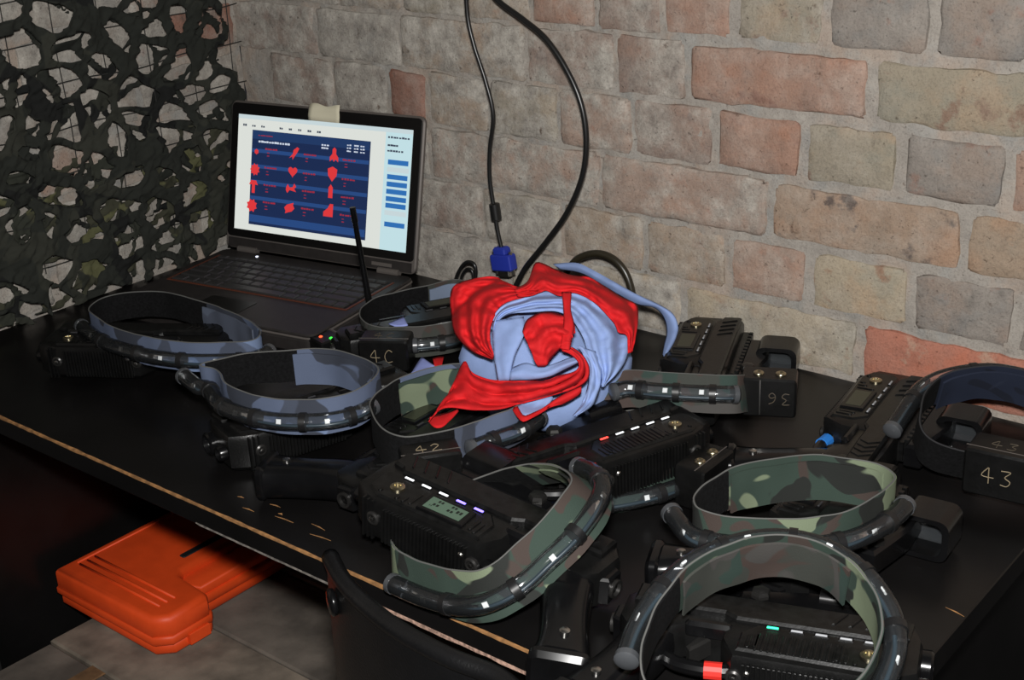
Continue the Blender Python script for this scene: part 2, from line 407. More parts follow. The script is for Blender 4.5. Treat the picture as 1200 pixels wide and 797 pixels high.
for k in range(-2, 6):                          # left wall, lime-washed
    zt = Z0-(k-1)*HC; zb = zt-HC; y = 0.004; step = 0.13 if k % 2 else 0.26
    off = 0 if k % 2 else 0.06
    edges = [0.004]; e = step-off
    while e < 0.95: edges.append(e); e += step
    for i, (a, b) in enumerate(zip(edges, edges[1:])):
        c = 'rust' if (k, i) in ((1, 0),) else random.choice(['white', 'white', 'grey', 'pink'])
        brick(Vector((XL, -(a+BJ/2), TZ+zb+BJ/2)), ex2, nx2, b-a-BJ, HC-BJ, c, 0.3 if c == 'rust' else 0.85, wall_left, 0.004)

# ------------------------------------------------------------------ table
TOPM = mat('black_tabletop', (17, 16, 16), 0.3, spec=0.32, var=0.3, vscale=9, bump=0.03, bscale=70)
RAW = mat('raw_board_edge', (150, 108, 66), 0.8, var=0.35, vscale=120, bump=0.3)
CHIPB = mat('chipped_board_core', (168, 136, 120), 0.9, var=0.4, vscale=260, bump=0.5)
GREYE = mat('scuffed_grey_edge', (116, 110, 104), 0.9, var=0.4, vscale=200)
table = empty('table', (0, 0, 0), 'long black desk with worn chipped edges against the brick wall', 'table')
TH = 0.026
MB().prism([(TL, -TD), (TR, -TD), (TR, -0.003), (TL, -0.003)], TZ-TH, TZ, 0.0012).build('table_top', TOPM, table)
def edge_strip(name, x0, x1, z, half, m, n=60, seed=0, y=-TD):
    """worn line along the front arris: an irregular sliver of bare board, slightly proud"""
    mb = MB(); vs = []; fs = []
    for i in range(n+1):
        x = x0+(x1-x0)*i/n
        wv = half*(0.55+0.6*abs(noise.noise(Vector((x*14, seed, 0))))+0.35*noise.noise(Vector((x*60, seed, 3))))
        if i in (0, n): wv *= 0.1
        vs += [(x, y+wv+0.0004, z+0.0004), (x, y-0.0005, z+0.0004), (x, y-0.0005, z-wv-0.0004), (x, y+wv, z-wv*0.8)]
    for i in range(n):
        for k in range(4):
            j = (k+1) % 4; fs.append((i*4+k, i*4+j, i*4+4+j, i*4+4+k))
    fs += [(0, 1, 2, 3), (4*n, 4*n+1, 4*n+2, 4*n+3)]
    o = mb.add(vs, fs).build(name, m, table); return o
xa = U(200, 578, 0).x
edge_strip('worn_edge', TL, 1.02, TZ, 0.0026, RAW, 120, 1)
xs1 = U(225, 617, -TH).x; xs2 = U(425, 707, -TH).x
edge_strip('worn_edge', -0.17, -0.10, TZ-TH+0.002, 0.0012, GREYE, 16, 6)
edge_strip('worn_edge', xs1, xs2, TZ-TH+0.002, 0.0020, GREYE, 40, 2)
edge_strip('worn_edge', xs2, 1.0, TZ-TH+0.0035, 0.0042, CHIPB, 60, 3)
for i, (a, b, wd) in enumerate([((278, 582), (286, 584), .0012), ((284, 595), (298, 600), .0011), ((316, 591), (329, 595), .0012), ((322, 605), (344, 613), .0010), ((365, 614), (381, 622), .0010), ((363, 626), (388, 634), .0009), ((326, 602), (331, 604), .0018), ((1108, 712), (1130, 723), .0010)]):
    p, q = U(*a, 0), U(*b, 0); d = (q-p); n = Vector((-d.y, d.x, 0)).normalized()*wd; m = p.lerp(q, .5)+n*0.8
    MB().add([p, m+n*.6, q, m-n*.6]+[v+Vector((0, 0, .0004)) for v in (p, m+n*.6, q, m-n*.6)], [(4, 5, 6, 7), (3, 2, 1, 0), (0, 1, 5, 4), (1, 2, 6, 5), (2, 3, 7, 6), (3, 0, 4, 7)]).build('scratch', RAW, table)
for (x0, x1, y0, y1) in ((TL+0.01, TL+0.032, -0.60, -0.02), (TR-0.06, TR-0.036, -0.58, -0.02)):
    MB().box(x0, x1, y0, y1, 0.001, TZ-TH).build('side_panel', TOPM, table)
MB().box(TL+0.032, TR-0.06, -0.05, -0.03, 0.38, TZ-TH).build('modesty_panel', TOPM, table)

# ------------------------------------------------------------------ camouflage net on the left wall
def net_layer(seed, dist, ymin, ymax, z0, z1, width, cell=0.042, res=0.0048):
    rnd = random.Random(seed)
    ny_, nz_ = int((ymax-ymin)/res), int((z1-z0)/res)
    gy, gz = int((ymax-ymin)/cell)+3, int((z1-z0)/(cell*0.8))+3
    pts = {(i, j): ((i-1+rnd.random())*cell+ymin, (j-1+rnd.random())*cell*0.8+z0) for i in range(gy+1) for j in range(gz+1)}
    F = [[0.0]*(nz_+1) for _ in range(ny_+1)]; D = [[0.0]*(nz_+1) for _ in range(ny_+1)]
    for i in range(ny_+1):
        for j in range(nz_+1):
            y = ymin+i*res; z = z0+j*res
            wy = y+0.016*noise.noise(Vector((y*22, z*22, seed))); wz = z+0.016*noise.noise(Vector((y*22, z*22, seed+9)))
            ci = int((wy-ymin)/cell)+1; cj = int((wz-z0)/(cell*0.8))+1
            d1 = d2 = 9.0
            for a in (-1, 0, 1, 2):
                for b in (-1, 0, 1, 2):
                    p = pts.get((ci+a-0, cj+b-0))
                    if not p: continue
                    d = math.hypot((wy-p[0]), (wz-p[1])*1.15)
                    if d < d1: d1, d2 = d, d1
                    elif d < d2: d2 = d
            wl = width*(1.0+0.9*noise.noise(Vector((y*13, z*13, seed+4))))
            f = wl-(d2-d1)
            # ragged outer border at the corner side and lower edge
            edge = (-0.045+0.03*noise.noise(Vector((0.3, z*9, seed)))+0.018*noise.noise(Vector((1.3, z*37, seed))))
            f = min(f, (edge-y)*0.8)
            f = min(f, (z-(0.012+0.012*noise.noise(Vector((y*25, .5, seed)))))*0.8) 
            F[i][j] = f
            D[i][j] = dist+0.014*noise.noise(Vector((y*9, z*9, seed+2)))+0.010*noise.noise(Vector((y*32, z*32, seed+6)))+0.004*math.sin(f*700)
    vs = []; fs = []; cache = {}
    def vert(i, j, i2=None, j2=None):
        key = (i, j) if i2 is None else tuple(sorted(((i, j), (i2, j2))))
        if key in cache: return cache[key]
        def pos(a, b): return Vector((XL+max(0.006, D[a][b]), ymin+a*res, TZ+z0+b*res))
        if i2 is None: p = pos(i, j)
        else:
            t = F[i][j]/(F[i][j]-F[i2][j2]); p = pos(i, j).lerp(pos(i2, j2), t)
        cache[key] = len(vs); vs.append(p); return cache[key]
    for i in range(ny_):
        for j in range(nz_):
            for tri in (((i, j), (i+1, j), (i+1, j+1)), ((i, j), (i+1, j+1), (i, j+1))):
                poly = []
                for k in range(3):
                    a, b = tri[k], tri[(k+1) % 3]; fa, fb = F[a[0]][a[1]], F[b[0]][b[1]]
                    if fa > 0: poly.append(vert(*a))
                    if (fa > 0) != (fb > 0): poly.append(vert(*(a+b)) if fa > 0 else vert(*(b+a)))
                if len(poly) >= 3 and len(set(poly)) == len(poly): fs.append(tuple(poly))
    return MB().add(vs, fs)
NETD = camo('net_dark', [(36, 38, 34), (24, 25, 24), (46, 47, 41)], 11, 0.9, 0.6)
NETO = camo('net_olive', [(58, 58, 46), (40, 42, 36), (84, 84, 58), (48, 50, 43)], 10, 0.9, 5.6)
net = empty('camouflage_net', (0, 0, 0), 'dark green camouflage net hanging over the lime-washed left wall', 'net')
for nm, lay, m in (('net_sheet', net_layer(3, 0.040, -0.80, -0.02, 0.0, 0.56, 0.0155, 0.062), NETD), ('net_sheet', net_layer(8, 0.018, -0.80, -0.02, 0.10, 0.56, 0.0085, 0.075), NETD), ('net_sheet', net_layer(11, 0.022, -0.62, -0.02, 0.0, 0.22, 0.0105, 0.052), NETO)):
    o = lay.build(nm, m, net, smooth=True)
    sol = o.modifiers.new('thick', 'SOLIDIFY'); sol.thickness = 0.0008
CORD = mat('net_cord', (40, 40, 38), 0.9)
for i in range(9):
    y = -0.028-i*0.075
    MB().tube(catmull([Vector((XL+0.012+0.004*noise.noise(Vector((y, z, 0))), y+0.008*noise.noise(Vector((y*3, z*6, 1))), TZ+z)) for z in (0.06, 0.16, 0.26, 0.36, 0.46, 0.56)], 4), 0.0008, 5).build('cord', CORD, net)
for j in range(8):
    z = 0.07+j*0.062
    MB().tube(catmull([Vector((XL+0.013, y, TZ+z+0.010*noise.noise(Vector((y*9, z*5, 2))))) for y in (-0.006, -0.05, -0.12, -0.2, -0.3, -0.4, -0.5, -0.62)], 4), 0.0008, 5).build('cord', CORD, net)

# ------------------------------------------------------------------ laptop
LAPK = mat('laptop_graphite', (40, 37, 36), 0.45, spec=0.4, var=0.15, vscale=80)
LAPG = mat('laptop_grey_rim', (112, 106, 102), 0.4, 0.5)
LAPB = mat('laptop_black_bezel', (14, 13, 13), 0.35, spec=0.35)
KEYM = mat('key_black', (46, 45, 45), 0.4, spec=0.5)
ORT = mat('orange_trim', (92, 48, 32), 0.5)
bl = U(263, 292, 0.028); br = U(474, 325, 0.028)
la = math.atan2(br.y-bl.y, br.x-bl.x); W, Dp, HB = 0.352, 0.236, 0.028
lap = empty('laptop', Vector((bl.x, bl.y, TZ+0.001)), 'open dark grey laptop showing a blue screen with red icons', 'laptop', rot=(0, 0, la))
# local: x along the hinge (0..W), y backwards (0 at the hinge, -Dp at the front)
def rrect(x0, x1, y0, y1, r, n=4):
    out = []
    for cx, cy, a0 in ((x1-r, y1-r, 0), (x0+r, y1-r, 90), (x0+r, y0+r, 180), (x1-r, y0+r, 270)):
        for k in range(n+1):
            a = math.radians(a0+90*k/n); out.append((cx+r*math.cos(a), cy+r*math.sin(a)))
    return out
MB().prism(rrect(0, W, -Dp, 0.004, 0.014), 0.0, HB-0.007, 0.003).build('base', LAPK, lap, True, angle=40)
MB().prism(rrect(-0.001, W+0.001, -Dp-0.001, 0.005, 0.014), HB-0.007, HB-0.004, 0.001).build('base_rim', LAPG, lap, True, angle=40)
MB().prism(rrect(0, W, -Dp, 0.004, 0.014), HB-0.004, HB, 0.0015).build('palm_deck', LAPK, lap, True, angle=40)
# keyboard field with an orange line around it
kx0, kx1, ky0, ky1 = 0.017, W-0.017, -0.140, -0.028
MB().box(kx0, kx1, ky0, ky1, HB, HB+0.0006).build('keyboard_bed', LAPB, lap)
tr_ = MB()
for a in ((kx0-.003, kx1+.003, ky0-.003, ky0), (kx0-.003, kx0, ky0, ky1), (kx1, kx1+.003, ky0, ky1)): tr_.box(*a, HB, HB+0.0009)
tr_.build('keyboard_trim', ORT, lap)
kme = {}
def key(x, y, wk, hk):
    k = round(wk, 4), round(hk, 4)
    if k not in kme:
        o = MB().prism([(-wk/2, -hk/2), (wk/2, -hk/2), (wk/2, hk/2), (-wk/2, hk/2)], 0, 0.0028, 0.0014, chb=0).build('key', KEYM, lap); kme[k] = o.data
    else:
        o = bpy.data.objects.new('key', kme[k]); col.objects.link(o); o.parent = lap
    o.location = (x, y, HB+0.0006)
rows = [[1]*16, [1]*13+[2.2], [1.5]+[1]*12+[1.7], [1.8]+[1]*11+[2.4], [2.3]+[1]*10+[2.9], [1.2, 1, 1, 1.2, 5.6, 1.2, 1, 1.2, 1, 1]]
for r, row in enumerate(rows):
    hk = 0.011 if r == 0 else 0.0175
    y = ky1-0.008 if r == 0 else ky1-0.0145-0.0195*(r-0.5)-0.002
    tot = sum(row); sc = (kx1-kx0-0.006)/tot; x = kx0+0.003
    for wk in row:
        key(x+wk*sc/2, y, wk*sc-0.0028, hk-0.0022); x += wk*sc
MB().prism(rrect(0.125, 0.205, -0.222, -0.168, 0.003), HB, HB+0.0006, 0.0002).build('touchpad', LAPB, lap)
for x in (0.045, W-0.045): MB().tube([(x-0.018, 0.004, HB+0.002), (x+0.018, 0.004, HB+0.002)], 0.0055, 10).build('hinge', LAPG, lap, True, angle=40)
MB().lathe([(0.0022, 0), (0.0022, 0.001), (0.001, 0.0014)], Matrix.Translation((0.075, -0.012, HB))).build('power_light', mat('white_led', (255, 255, 255), 0.4, emit=(220, 230, 255), estr=1.5), lap)
# lid
LH = 0.224; tilt = math.radians(14.5)
lidM = Matrix.Translation((0, 0.004, HB+0.003)) @ Matrix.Rotation(-tilt, 4, 'X') @ Matrix(((1, 0, 0, 0), (0, 0, -1, 0), (0, 1, 0, 0), (0, 0, 0, 1)))
# in lid space: x right, y up the lid, z towards the viewer (front)
lid = MB().prism(rrect(0, W, 0, LH, 0.010), -0.008, 0.0, 0.002).build('lid', LAPG, lap, True, angle=40); lid.matrix_basis = lidM
def lidpart(mb, nm, m, parent=lid, **k): return mb.build(nm, m, parent, **k)
lidpart(MB().prism(rrect(0.003, W-0.003, 0.018, LH-0.003, 0.007), 0, 0.0016, 0.0008), 'bezel', LAPB)
lidpart(MB().box(0.006, W-0.006, 0.002, 0.016, 0, 0.0012), 'hinge_cover', LAPK)
lidpart(MB().box(W-0.075, W-0.04, 0.006, 0.011, 0.0012, 0.0018), 'badge_plate', LAPG)
def emis(name, rgb, s=1.0):
    return mat(name, tuple(int(c*0.1) for c in rgb), 0.25, emit=rgb, estr=s, spec=0.3)
SWHITE = emis('screen_white', (226, 230, 224), 0.92); SBAR = emis('screen_toolbar', (206, 222, 226), 0.9); SPANEL = emis('screen_cyan', (196, 226, 232), 0.95)
SBLUE = emis('screen_navy', (30, 46, 84), 0.9); SBLUE2 = emis('screen_blue_band', (44, 78, 136), 0.85); SRED = emis('screen_red', (224, 58, 62), 0.95)
SBTN = emis('screen_button', (48, 112, 182), 0.95); STXT = emis('screen_text', (70, 80, 100), 0.7); STXW = emis('screen_text_white', (214, 224, 240), 0.9); STXR = emis('screen_text_red', (170, 50, 70), 0.8)
sx0, sx1, sy0, sy1 = 0.017, W-0.017, 0.030, LH-0.020       # visible display
SW, SH = sx1-sx0, sy1-sy0
scr = MB().box(sx0, sx1, sy0, sy1, 0.0014, 0.0019).build('screen', SWHITE, lap); scr.matrix_basis = lidM
lay = [0]
def srect(nm, u0, u1, v0, v1, m, lvl=1):
    z = 0.0019+0.00008*lvl
    return MB().box(sx0+u0*SW, sx0+u1*SW, sy1-v1*SH, sy1-v0*SH, 0.0018, z).build(nm, m, scr)
srect('tool_bar', 0, 1, 0, 0.035, SBAR)
srect('side_panel', 0.855, 1, 0.035, 1, SPANEL)
srect('content_panel', 0.088, 0.775, 0.125, 0.945, SBLUE)
for v in (0.30, 0.435, 0.57, 0.71, 0.875): srect('content_band', 0.09, 0.77, v-0.016, v+0.016+0.03*(v > .8), SBLUE2, 2)
srect('content_band', 0.09, 0.77, 0.127, 0.20, emis('screen_top_band', (36, 60, 104), .9), 2)
tx = MB()
def textbar(mb, u, v, w, n, h=0.010):
    x = u; r = random.Random(int(u*1000+v*77))
    for _ in range(n):
        l = w/n*(0.6+0.35*r.random()); mb.box(sx0+x*SW, sx0+(x+l)*SW, sy1-(v+h)*SH, sy1-(v-h*0.4*r.random())*SH, 0.0018, 0.0019+0.00008*4); x += w/n
for i in range(9): 
    if i != 3: textbar(tx, 0.03+i*0.055, 0.085, 0.022, 2, 0.014)
tx.build('toolbar_icons', STXT, scr)['kind'] = 'stuff'
t2 = MB(); textbar(t2, 0.128, 0.215, 0.19, 12, 0.013); textbar(t2, 0.50, 0.19, 0.045, 3); textbar(t2, 0.50, 0.215, 0.04, 3)
for u in (0.645, 0.685, 0.72):
    for v in (0.17, 0.195, 0.22): textbar(t2, u, v, 0.026, 2, 0.009)
t2.build('heading_text', STXW, scr)['kind'] = 'stuff'
t3 = MB(); textbar(t3, 0.125, 0.165, 0.09, 6, 0.007)
for c, u in enumerate((0.17, 0.40, 0.625)):
    for r, v in enumerate((0.275, 0.435, 0.585, 0.735)):
        textbar(t3, u, v+c*0.01, 0.075, 5, 0.011)
        for d in (0.035, 0.06): textbar(t3, u+0.012, v+d+c*.01, 0.018, 1, 0.006)
t3.build('caption_text', STXR, scr)['kind'] = 'stuff'
def blob(pts, u, v, s, nm='icon'):
    asp = SW/SH
    m = MB(); P2 = [(sx0+(u+x*s)*SW, sy1-(v-y*s*asp)*SH) for x, y in pts]
    m.prism(P2, 0.0018, 0.0019+0.00008*4); return m.build(nm, SRED, scr)
def star(n, r1, r2): return [((r1 if k % 2 else r2)*math.cos(math.pi*k/n), (r1 if k % 2 else r2)*math.sin(math.pi*k/n)) for k in range(2*n)]
heart = [(0.9*(math.sin(t)**3), 0.9*(0.8125*math.cos(t)-0.3125*math.cos(2*t)-0.125*math.cos(3*t)-0.0625*math.cos(4*t))) for t in [2*math.pi*k/20 for k in range(20)]]
IC = [star(6, .45, .35), star(9, 1, .72), [(-.9, .3), (-.5, 1), (.5, 1), (.9, .3), (.3, .35), (.3, -1), (-.3, -1), (-.3, .35)], star(8, 1.1, .8),
      [(-1, -.8), (-.3, -.1), (-.2, .5), (.5, 1), (.9, .8), (.5, .1), (.1, -.4), (-.3, -1), (-.4, -.5)], heart, [(-1, .1), (-.7, .7), (-.3, .2), (.3, .3), (.6, .9), (1, .4), (.6, .1), (1, -.4), (.4, -.3), (-.3, -.2), (-.7, -.7), (-1, -.3)],
      [(-1, 0), (-.5, .5), (.2, .7), (.8, .9), (.7, .5), (1, 0), (.5, -.5), (-.2, -.7), (-.8, -.9), (-.7, -.5)],
      [(-.35, .2), (-.35, .9), (0, 1.2), (.35, .9), (.35, .2), (.8, -.3), (.8, -1), (.3, -.6), (0, -1), (-.3, -.6), (-.8, -1), (-.8, -.3)],
      [(-.9, .7), (0, 1.1), (.9, .7), (.8, -.3), (0, -1.2), (-.8, -.3)], [(-.4, -1), (-.4, .6), (0, 1.1), (.4, .6), (.4, -1)], [(-1, -.9), (-1, -.2), (-.2, .4), (.2, 1.1), (.8, 1.1), (.8, -.9)]]
for i, g in enumerate(IC):
    c, r = divmod(i, 4)
    blob(g, (0.118, 0.345, 0.575)[c]+0.005*r*-1, (0.305, 0.46, 0.61, 0.775)[r]-0.02*c+0.005, 0.030)
t4 = MB()
for v, w_, n in ((0.07, 0.12, 8), (0.135, 0.06, 4), (0.18, 0.09, 6)): textbar(t4, 0.868, v, w_, n, 0.012)
t4.build('panel_text', STXT, scr)['kind'] = 'stuff'
for v in (0.275, 0.395, 0.455, 0.515, 0.575, 0.63, 0.785): srect('button', 0.875, 0.985, v-0.020, v+0.020, SBTN, 3)
for v in (0.335, 0.69): srect('panel_field', 0.872, 0.99, v-0.02, v+0.02, SBAR, 3)
note = MB()
nv = []; nf = []
for i in range(9):
    for j in range(4):
        nv.append((0.150+0.056*i/8, LH-0.020+0.024*j/3+(0.002 if j == 3 else 0)*math.sin(i), 0.0030+0.0012*math.sin(j*1.4+i*0.6)*(j > 0)))
for i in range(8):
    for j in range(3): nf.append((i*4+j, i*4+j+1, i*4+j+5, i*4+j+4))
pn = note.add(nv, nf).build('paper_tape', mat('masking_paper', (206, 200, 176), 0.9), lap, True); pn.matrix_basis = lidM
pn.modifiers.new('s', 'SOLIDIFY').thickness = 0.0006

# ------------------------------------------------------------------ radio dongle with whip antenna
RB = U(408, 384, 0.028); ra = math.atan2((U(420, 374, 0.028)-U(372, 389, 0.028)).y, (U(420, 374, 0.028)-U(372, 389, 0.028)).x)
radio = empty('radio_receiver', Vector((RB.x, RB.y, TZ)), 'small black radio receiver with a whip antenna beside the laptop', 'receiver', rot=(0, 0, ra))
MB().prism(rrect(-0.052, -0.018, -0.018, 0.018, 0.003), 0.001, 0.026, 0.002).build('housing', BLACK, radio, True, angle=40)
MB().prism([(-0.018, -0.014), (0.034, -0.012), (0.040, 0), (0.034, 0.012), (-0.018, 0.014)], 0.001, 0.024, 0.003).build('neck', mat('grey_metal_neck', (74, 72, 70), 0.35, 0.6), radio, True, angle=40)
MB().box(-0.0185, -0.0165, -0.018, 0.018, 0.001, 0.027).build('seam_plate', LAPG, radio)
for (x, y, c, nm) in ((-0.040, 0.003, (255, 90, 50), 'red_led'), (-0.033, -0.011, (60, 255, 70), 'green_led')):
    MB().lathe([(0.0025, 0), (0.0025, 0.001), (0.0012, 0.002)], Matrix.Translation((x, y, 0.0255)), 10).build('status_light', mat(nm, c, 0.3, emit=c, estr=1.6), radio)
MB().lathe([(0.006, 0), (0.006, 0.022), (0.0045, 0.026), (0.0045, 0.03)], Matrix.Translation((0.036, 0.0, 0.018)), 14).build('antenna_hinge', BLACK2, radio, True, angle=40)
at0 = Vector((0.036, 0, 0.046)); inv = Matrix.Rotation(-ra, 3, 'Z')
tip = inv @ (UY(413, 243, RB.y+0.03)-Vector((RB.x, RB.y, TZ)))
MB().tube([at0, at0.lerp(tip, .3), at0.lerp(tip, .85), at0.lerp(tip, .86), tip], 0.003, 10, rads=[0.0046, 0.0042, 0.0034, 0.0042, 0.0040]).build('antenna', BLACK2, radio, True, angle=40)

# ------------------------------------------------------------------ laser tag guns
LEDW = mat('led_white', (235, 235, 235), 0.4, emit=(225, 232, 240), estr=0.7)
LEDC = {'w': LEDW, 'v': mat('led_violet', (90, 80, 255), 0.4, emit=(128, 112, 255), estr=3.2), 'r': mat('led_red', (255, 70, 60), 0.4, emit=(255, 70, 60), estr=1.8),
        'g': mat('led_green', (40, 220, 160), 0.4, emit=(40, 225, 165), estr=1.3), 'd': mat('led_dim', (150, 152, 156), 0.4), 'k': mat('led_off', (52, 52, 54), 0.4)}
LCD = mat('lcd_glass', (74, 92, 78), 0.3, emit=(70, 96, 80), estr=0.25); LCDK = mat('lcd_digits', (22, 28, 24), 0.5)
LCDOFF = mat('lcd_off', (52, 54, 42), 0.3)
TAPE = {'blue': mat('blue_tape', (40, 120, 205), 0.5), 'red': mat('red_tape', (214, 44, 36), 0.5)}
SIDE = mat('black_plastic_worn', (16, 16, 16), 0.28, spec=0.36, var=0.4, vscale=120, bump=0.06, bscale=300)
def tagger(label, pos, heading, flip=1, z0=0.0, pitch=0.0, roll=0.0, leds='wwwww', lcd=True, lcd_on=False, tape=None, sight=True, grip=True, scale=1.0, gx=0.0):
    """a compact toy gun lying on its side; local x = muzzle, y*flip = grip side, z = up"""
    root = empty('laser_tag_gun', Vector((pos[0], pos[1], TZ+z0)), label, 'toy gun', 'laser tag guns lying on the table')
    root.rotation_euler = (Matrix.Rotation(math.radians(heading), 3, 'Z') @ Matrix.Rotation(math.radians(pitch), 3, 'Y') @ Matrix.Rotation(math.radians(roll), 3, 'X')).to_euler()
    root.scale = (scale, scale, scale)
    def put(mb, nm, m, parent=root, smooth=False, angle=35, label=None):
        mb.v = [(v[0], v[1]*flip, v[2]) for v in mb.v]
        o = mb.build(nm, m, parent, smooth, angle=angle)
        if label: o['label'] = label
        if nm in ('ridges', 'vent_slots', 'flank_ribs', 'rail', 'display_digits'): o['kind'] = 'stuff'
        return o
    # housing of the fore-end
    body = [(0.034, -0.018), (0.028, -0.037), (-0.112, -0.040), (-0.118, -0.036), (-0.118, 0.018), (-0.106, 0.040), (0.004, 0.041), (0.018, 0.036), (0.034, 0.026)]
    put(MB().prism(body, 0.002, 0.0475, 0.007, steps=2), 'fore_housing', BLACK, smooth=True)
    # receiver behind it and the butt
    rec = [(-0.112, -0.040), (-0.112, 0.006), (-0.150, 0.004), (-0.166, 0.016), (-0.196, 0.016), (-0.205, 0.004), (-0.206, -0.026), (-0.196, -0.038), (-0.160, -0.041)]
    put(MB().prism(rec, 0.006, 0.045, 0.006, steps=2), 'receiver', BLACK, smooth=True)
    put(MB().prism([(-0.204, -0.022), (-0.212, -0.018), (-0.212, 0.000), (-0.204, 0.004)], 0.012, 0.038, 0.002), 'butt_cap', BLACK2)
    port = put(MB().lathe([(0.0085, 0), (0.0085, 0.004), (0.006, 0.004), (0.0055, 0.001)], axisM((-0.211, -0.009, 0.025), (-1, 0, 0)), 12), 'charging_port', DARKMETAL, smooth=True)
    # cover plate with the raised upper half and slanted ridges
    cov = [(0.026, -0.034), (-0.196, -0.036), (-0.196, -0.012), (-0.150, -0.010), (-0.120, -0.010), (-0.110, -0.004), (0.008, -0.0045), (0.013, -0.010), (0.024, -0.012)]
    plate = put(MB().prism(cov, 0.044, 0.0515, 0.0022, chb=0), 'cover_plate', SIDE)
    rg = MB()
    for k in range(4):
        x = 0.012-k*0.013
        rg.prism([(x, -0.031), (x+0.0022, -0.031), (x-0.0068, -0.0135), (x-0.009, -0.0135)], 0.0505, 0.0528, 0.0006, chb=0)
    for k in range(4):
        x = -0.150-k*0.010
        rg.prism([(x, -0.033), (x+0.002, -0.033), (x-0.005, -0.023), (x, -0.0135), (x-0.002, -0.0135), (x-0.007, -0.023)], 0.0505, 0.0526, 0.0004, chb=0)
    put(rg, 'ridges', SIDE, plate)
    # sloped instrument panel
    pan = [(0.014, -0.003), (-0.092, -0.003), (-0.104, 0.010), (-0.104, 0.034), (0.004, 0.036), (0.020, 0.028), (0.022, 0.004)]
    panel = put(MB().prism(pan, 0.044, 0.0492, 0.002, chb=0), 'instrument_panel', SIDE)
    for k in range(5):
        x = -0.004-0.019*k
        put(MB().prism([(x-0.0058, -0.0012), (x+0.0058, -0.0012), (x+0.0058, 0.0032), (x-0.0058, 0.0032)], 0.0488, 0.0500, 0.0004, chb=0), 'light_socket', BLACK2, panel)
        c = leds[k]
        put(MB().prism([(x-0.0046, 0.0001), (x+0.0046, 0.0001), (x+0.0046, 0.0020), (x-0.0046, 0.0020)], 0.0495, 0.0512, 0.0005, chb=0), 'status_light', LEDC[c])
    put(MB().lathe([(0.0068, 0), (0.0068, 0.0016), (0.0050, 0.0026), (0.0034, 0.0026), (0.0030, 0.001)], Matrix.Translation((-0.004, 0.0175, 0.0492)), 16), 'screw', SCREW, smooth=True)
    if lcd:
        d = put(MB().prism([(-0.034, 0.007), (-0.082, 0.007), (-0.084, 0.031), (-0.036, 0.032)], 0.0485, 0.0515, 0.0008, chb=0), 'display', BLACK2)
        put(MB().prism([(-0.039, 0.011), (-0.077, 0.011), (-0.078, 0.027), (-0.040, 0.028)], 0.0512, 0.0518), 'display_glass', LCD if lcd_on else LCDOFF, d)
        if lcd_on:
            dg = MB()
            for (x, y, a, b) in ((-.050, .0145, .004, .003), (-.0485, .0205, .0045, .003), (-.064, .0140, .004, .003), (-.0635, .0205, .0045, .003), (-.0715, .0175, .0045, .004), (-.045, .0235, .001, .002)):
                dg.box(x-a/2-.0008, x-.0008, y-b/2, y+b/2, .0515, .0520); dg.box(x+.0004, x+a/2+.0004, y-b/2, y+b/2, .0515, .0520)
            put(dg, 'display_digits', LCDK, d)
    vg = MB()
    for (x, y0, y1) in ((-0.013, .026, .032), (-0.020, .022, .032), (-0.0270, .012, .031), (-0.090, .012, .029), (-0.0955, .014, .031), (0.006, .026, .031)):
        vg.prism(rrect(x-.0018, x+.0018, y0, y1, .0017, 3), 0.0488, 0.0503, 0.0004, chb=0)
    if not lcd:
        for k in range(14): x = -0.024-k*0.005; vg.prism(rrect(x-.0012, x+.0012, .009, .033, .0011, 2), 0.0488, 0.0503, 0.0004, chb=0)
    put(vg, 'vent_slots', SIDE, panel)
    # ribbed flank with two bolts
    rb = MB()
    for k in range(23):
        x = -0.008-k*0.0040
        rb.box(x-0.0011, x+0.0011, 0.0395, 0.0432, 0.007, 0.041, ch=0.0004)
    put(rb, 'flank_ribs', BLACK)
    for x in (0.0035, -0.1035):
        b = put(MB().lathe([(0.0068, 0), (0.0068, 0.003), (0.0052, 0.0042), (0.0040, 0.0042), (0.0036, 0.002)], axisM((x, 0.0395, 0.027), (0, 1, 0)), 14), 'bolt', DARKMETAL, smooth=True)
        put(MB().lathe([(0.0024, 0), (0.0024, 0.0044), (0.0012, 0.0048)], axisM((x, 0.0395, 0.027), (0, 1, 0)), 10), 'bolt_pin', STEEL, b)
    put(MB().lathe([(0.0026, 0), (0.0026, 0.003), (0.0014, 0.004)], axisM((-0.093, 0.0405, 0.033), (0, 1, 0)), 10), 'indicator', STEEL)
    # muzzle: two ringed lenses
    for (y, r) in ((-0.016, 0.0135), (0.014, 0.0088)):
        mz = put(MB().lathe([(r, -0.01), (r, 0.008), (r*0.86, 0.010), (r*0.78, 0.010), (r*0.72, 0.003)], axisM((0.033, y, 0.024), (1, 0, 0)), 18), 'muzzle', BLACK2, smooth=True)
        put(MB().lathe([(r*0.70, 0.002), (r*0.66, 0.0045), (r*0.4, 0.0065), (r*0.1, 0.007)], axisM((0.033, y, 0.024), (1, 0, 0)), 16), 'lens', mat('dark_lens', (40, 44, 46), 0.08, spec=0.9), mz, smooth=True)
    for k in range(3): put(MB().box(0.014-0.005*k, 0.016-0.005*k, 0.036+0.001*k, 0.0415, 0.004, 0.044, ch=0.0004), 'fin', BLACK)
    # trigger bay, guard bar and tape
    gd = put(MB().tube(catmull([Vector(p) for p in ((-0.108, 0.030, 0.024), (-0.125, 0.034, 0.024), (-0.150, 0.032, 0.024), (-0.166, 0.022, 0.024))], 5), 0.0062, 10), 'trigger_guard', BLACK2, smooth=True)
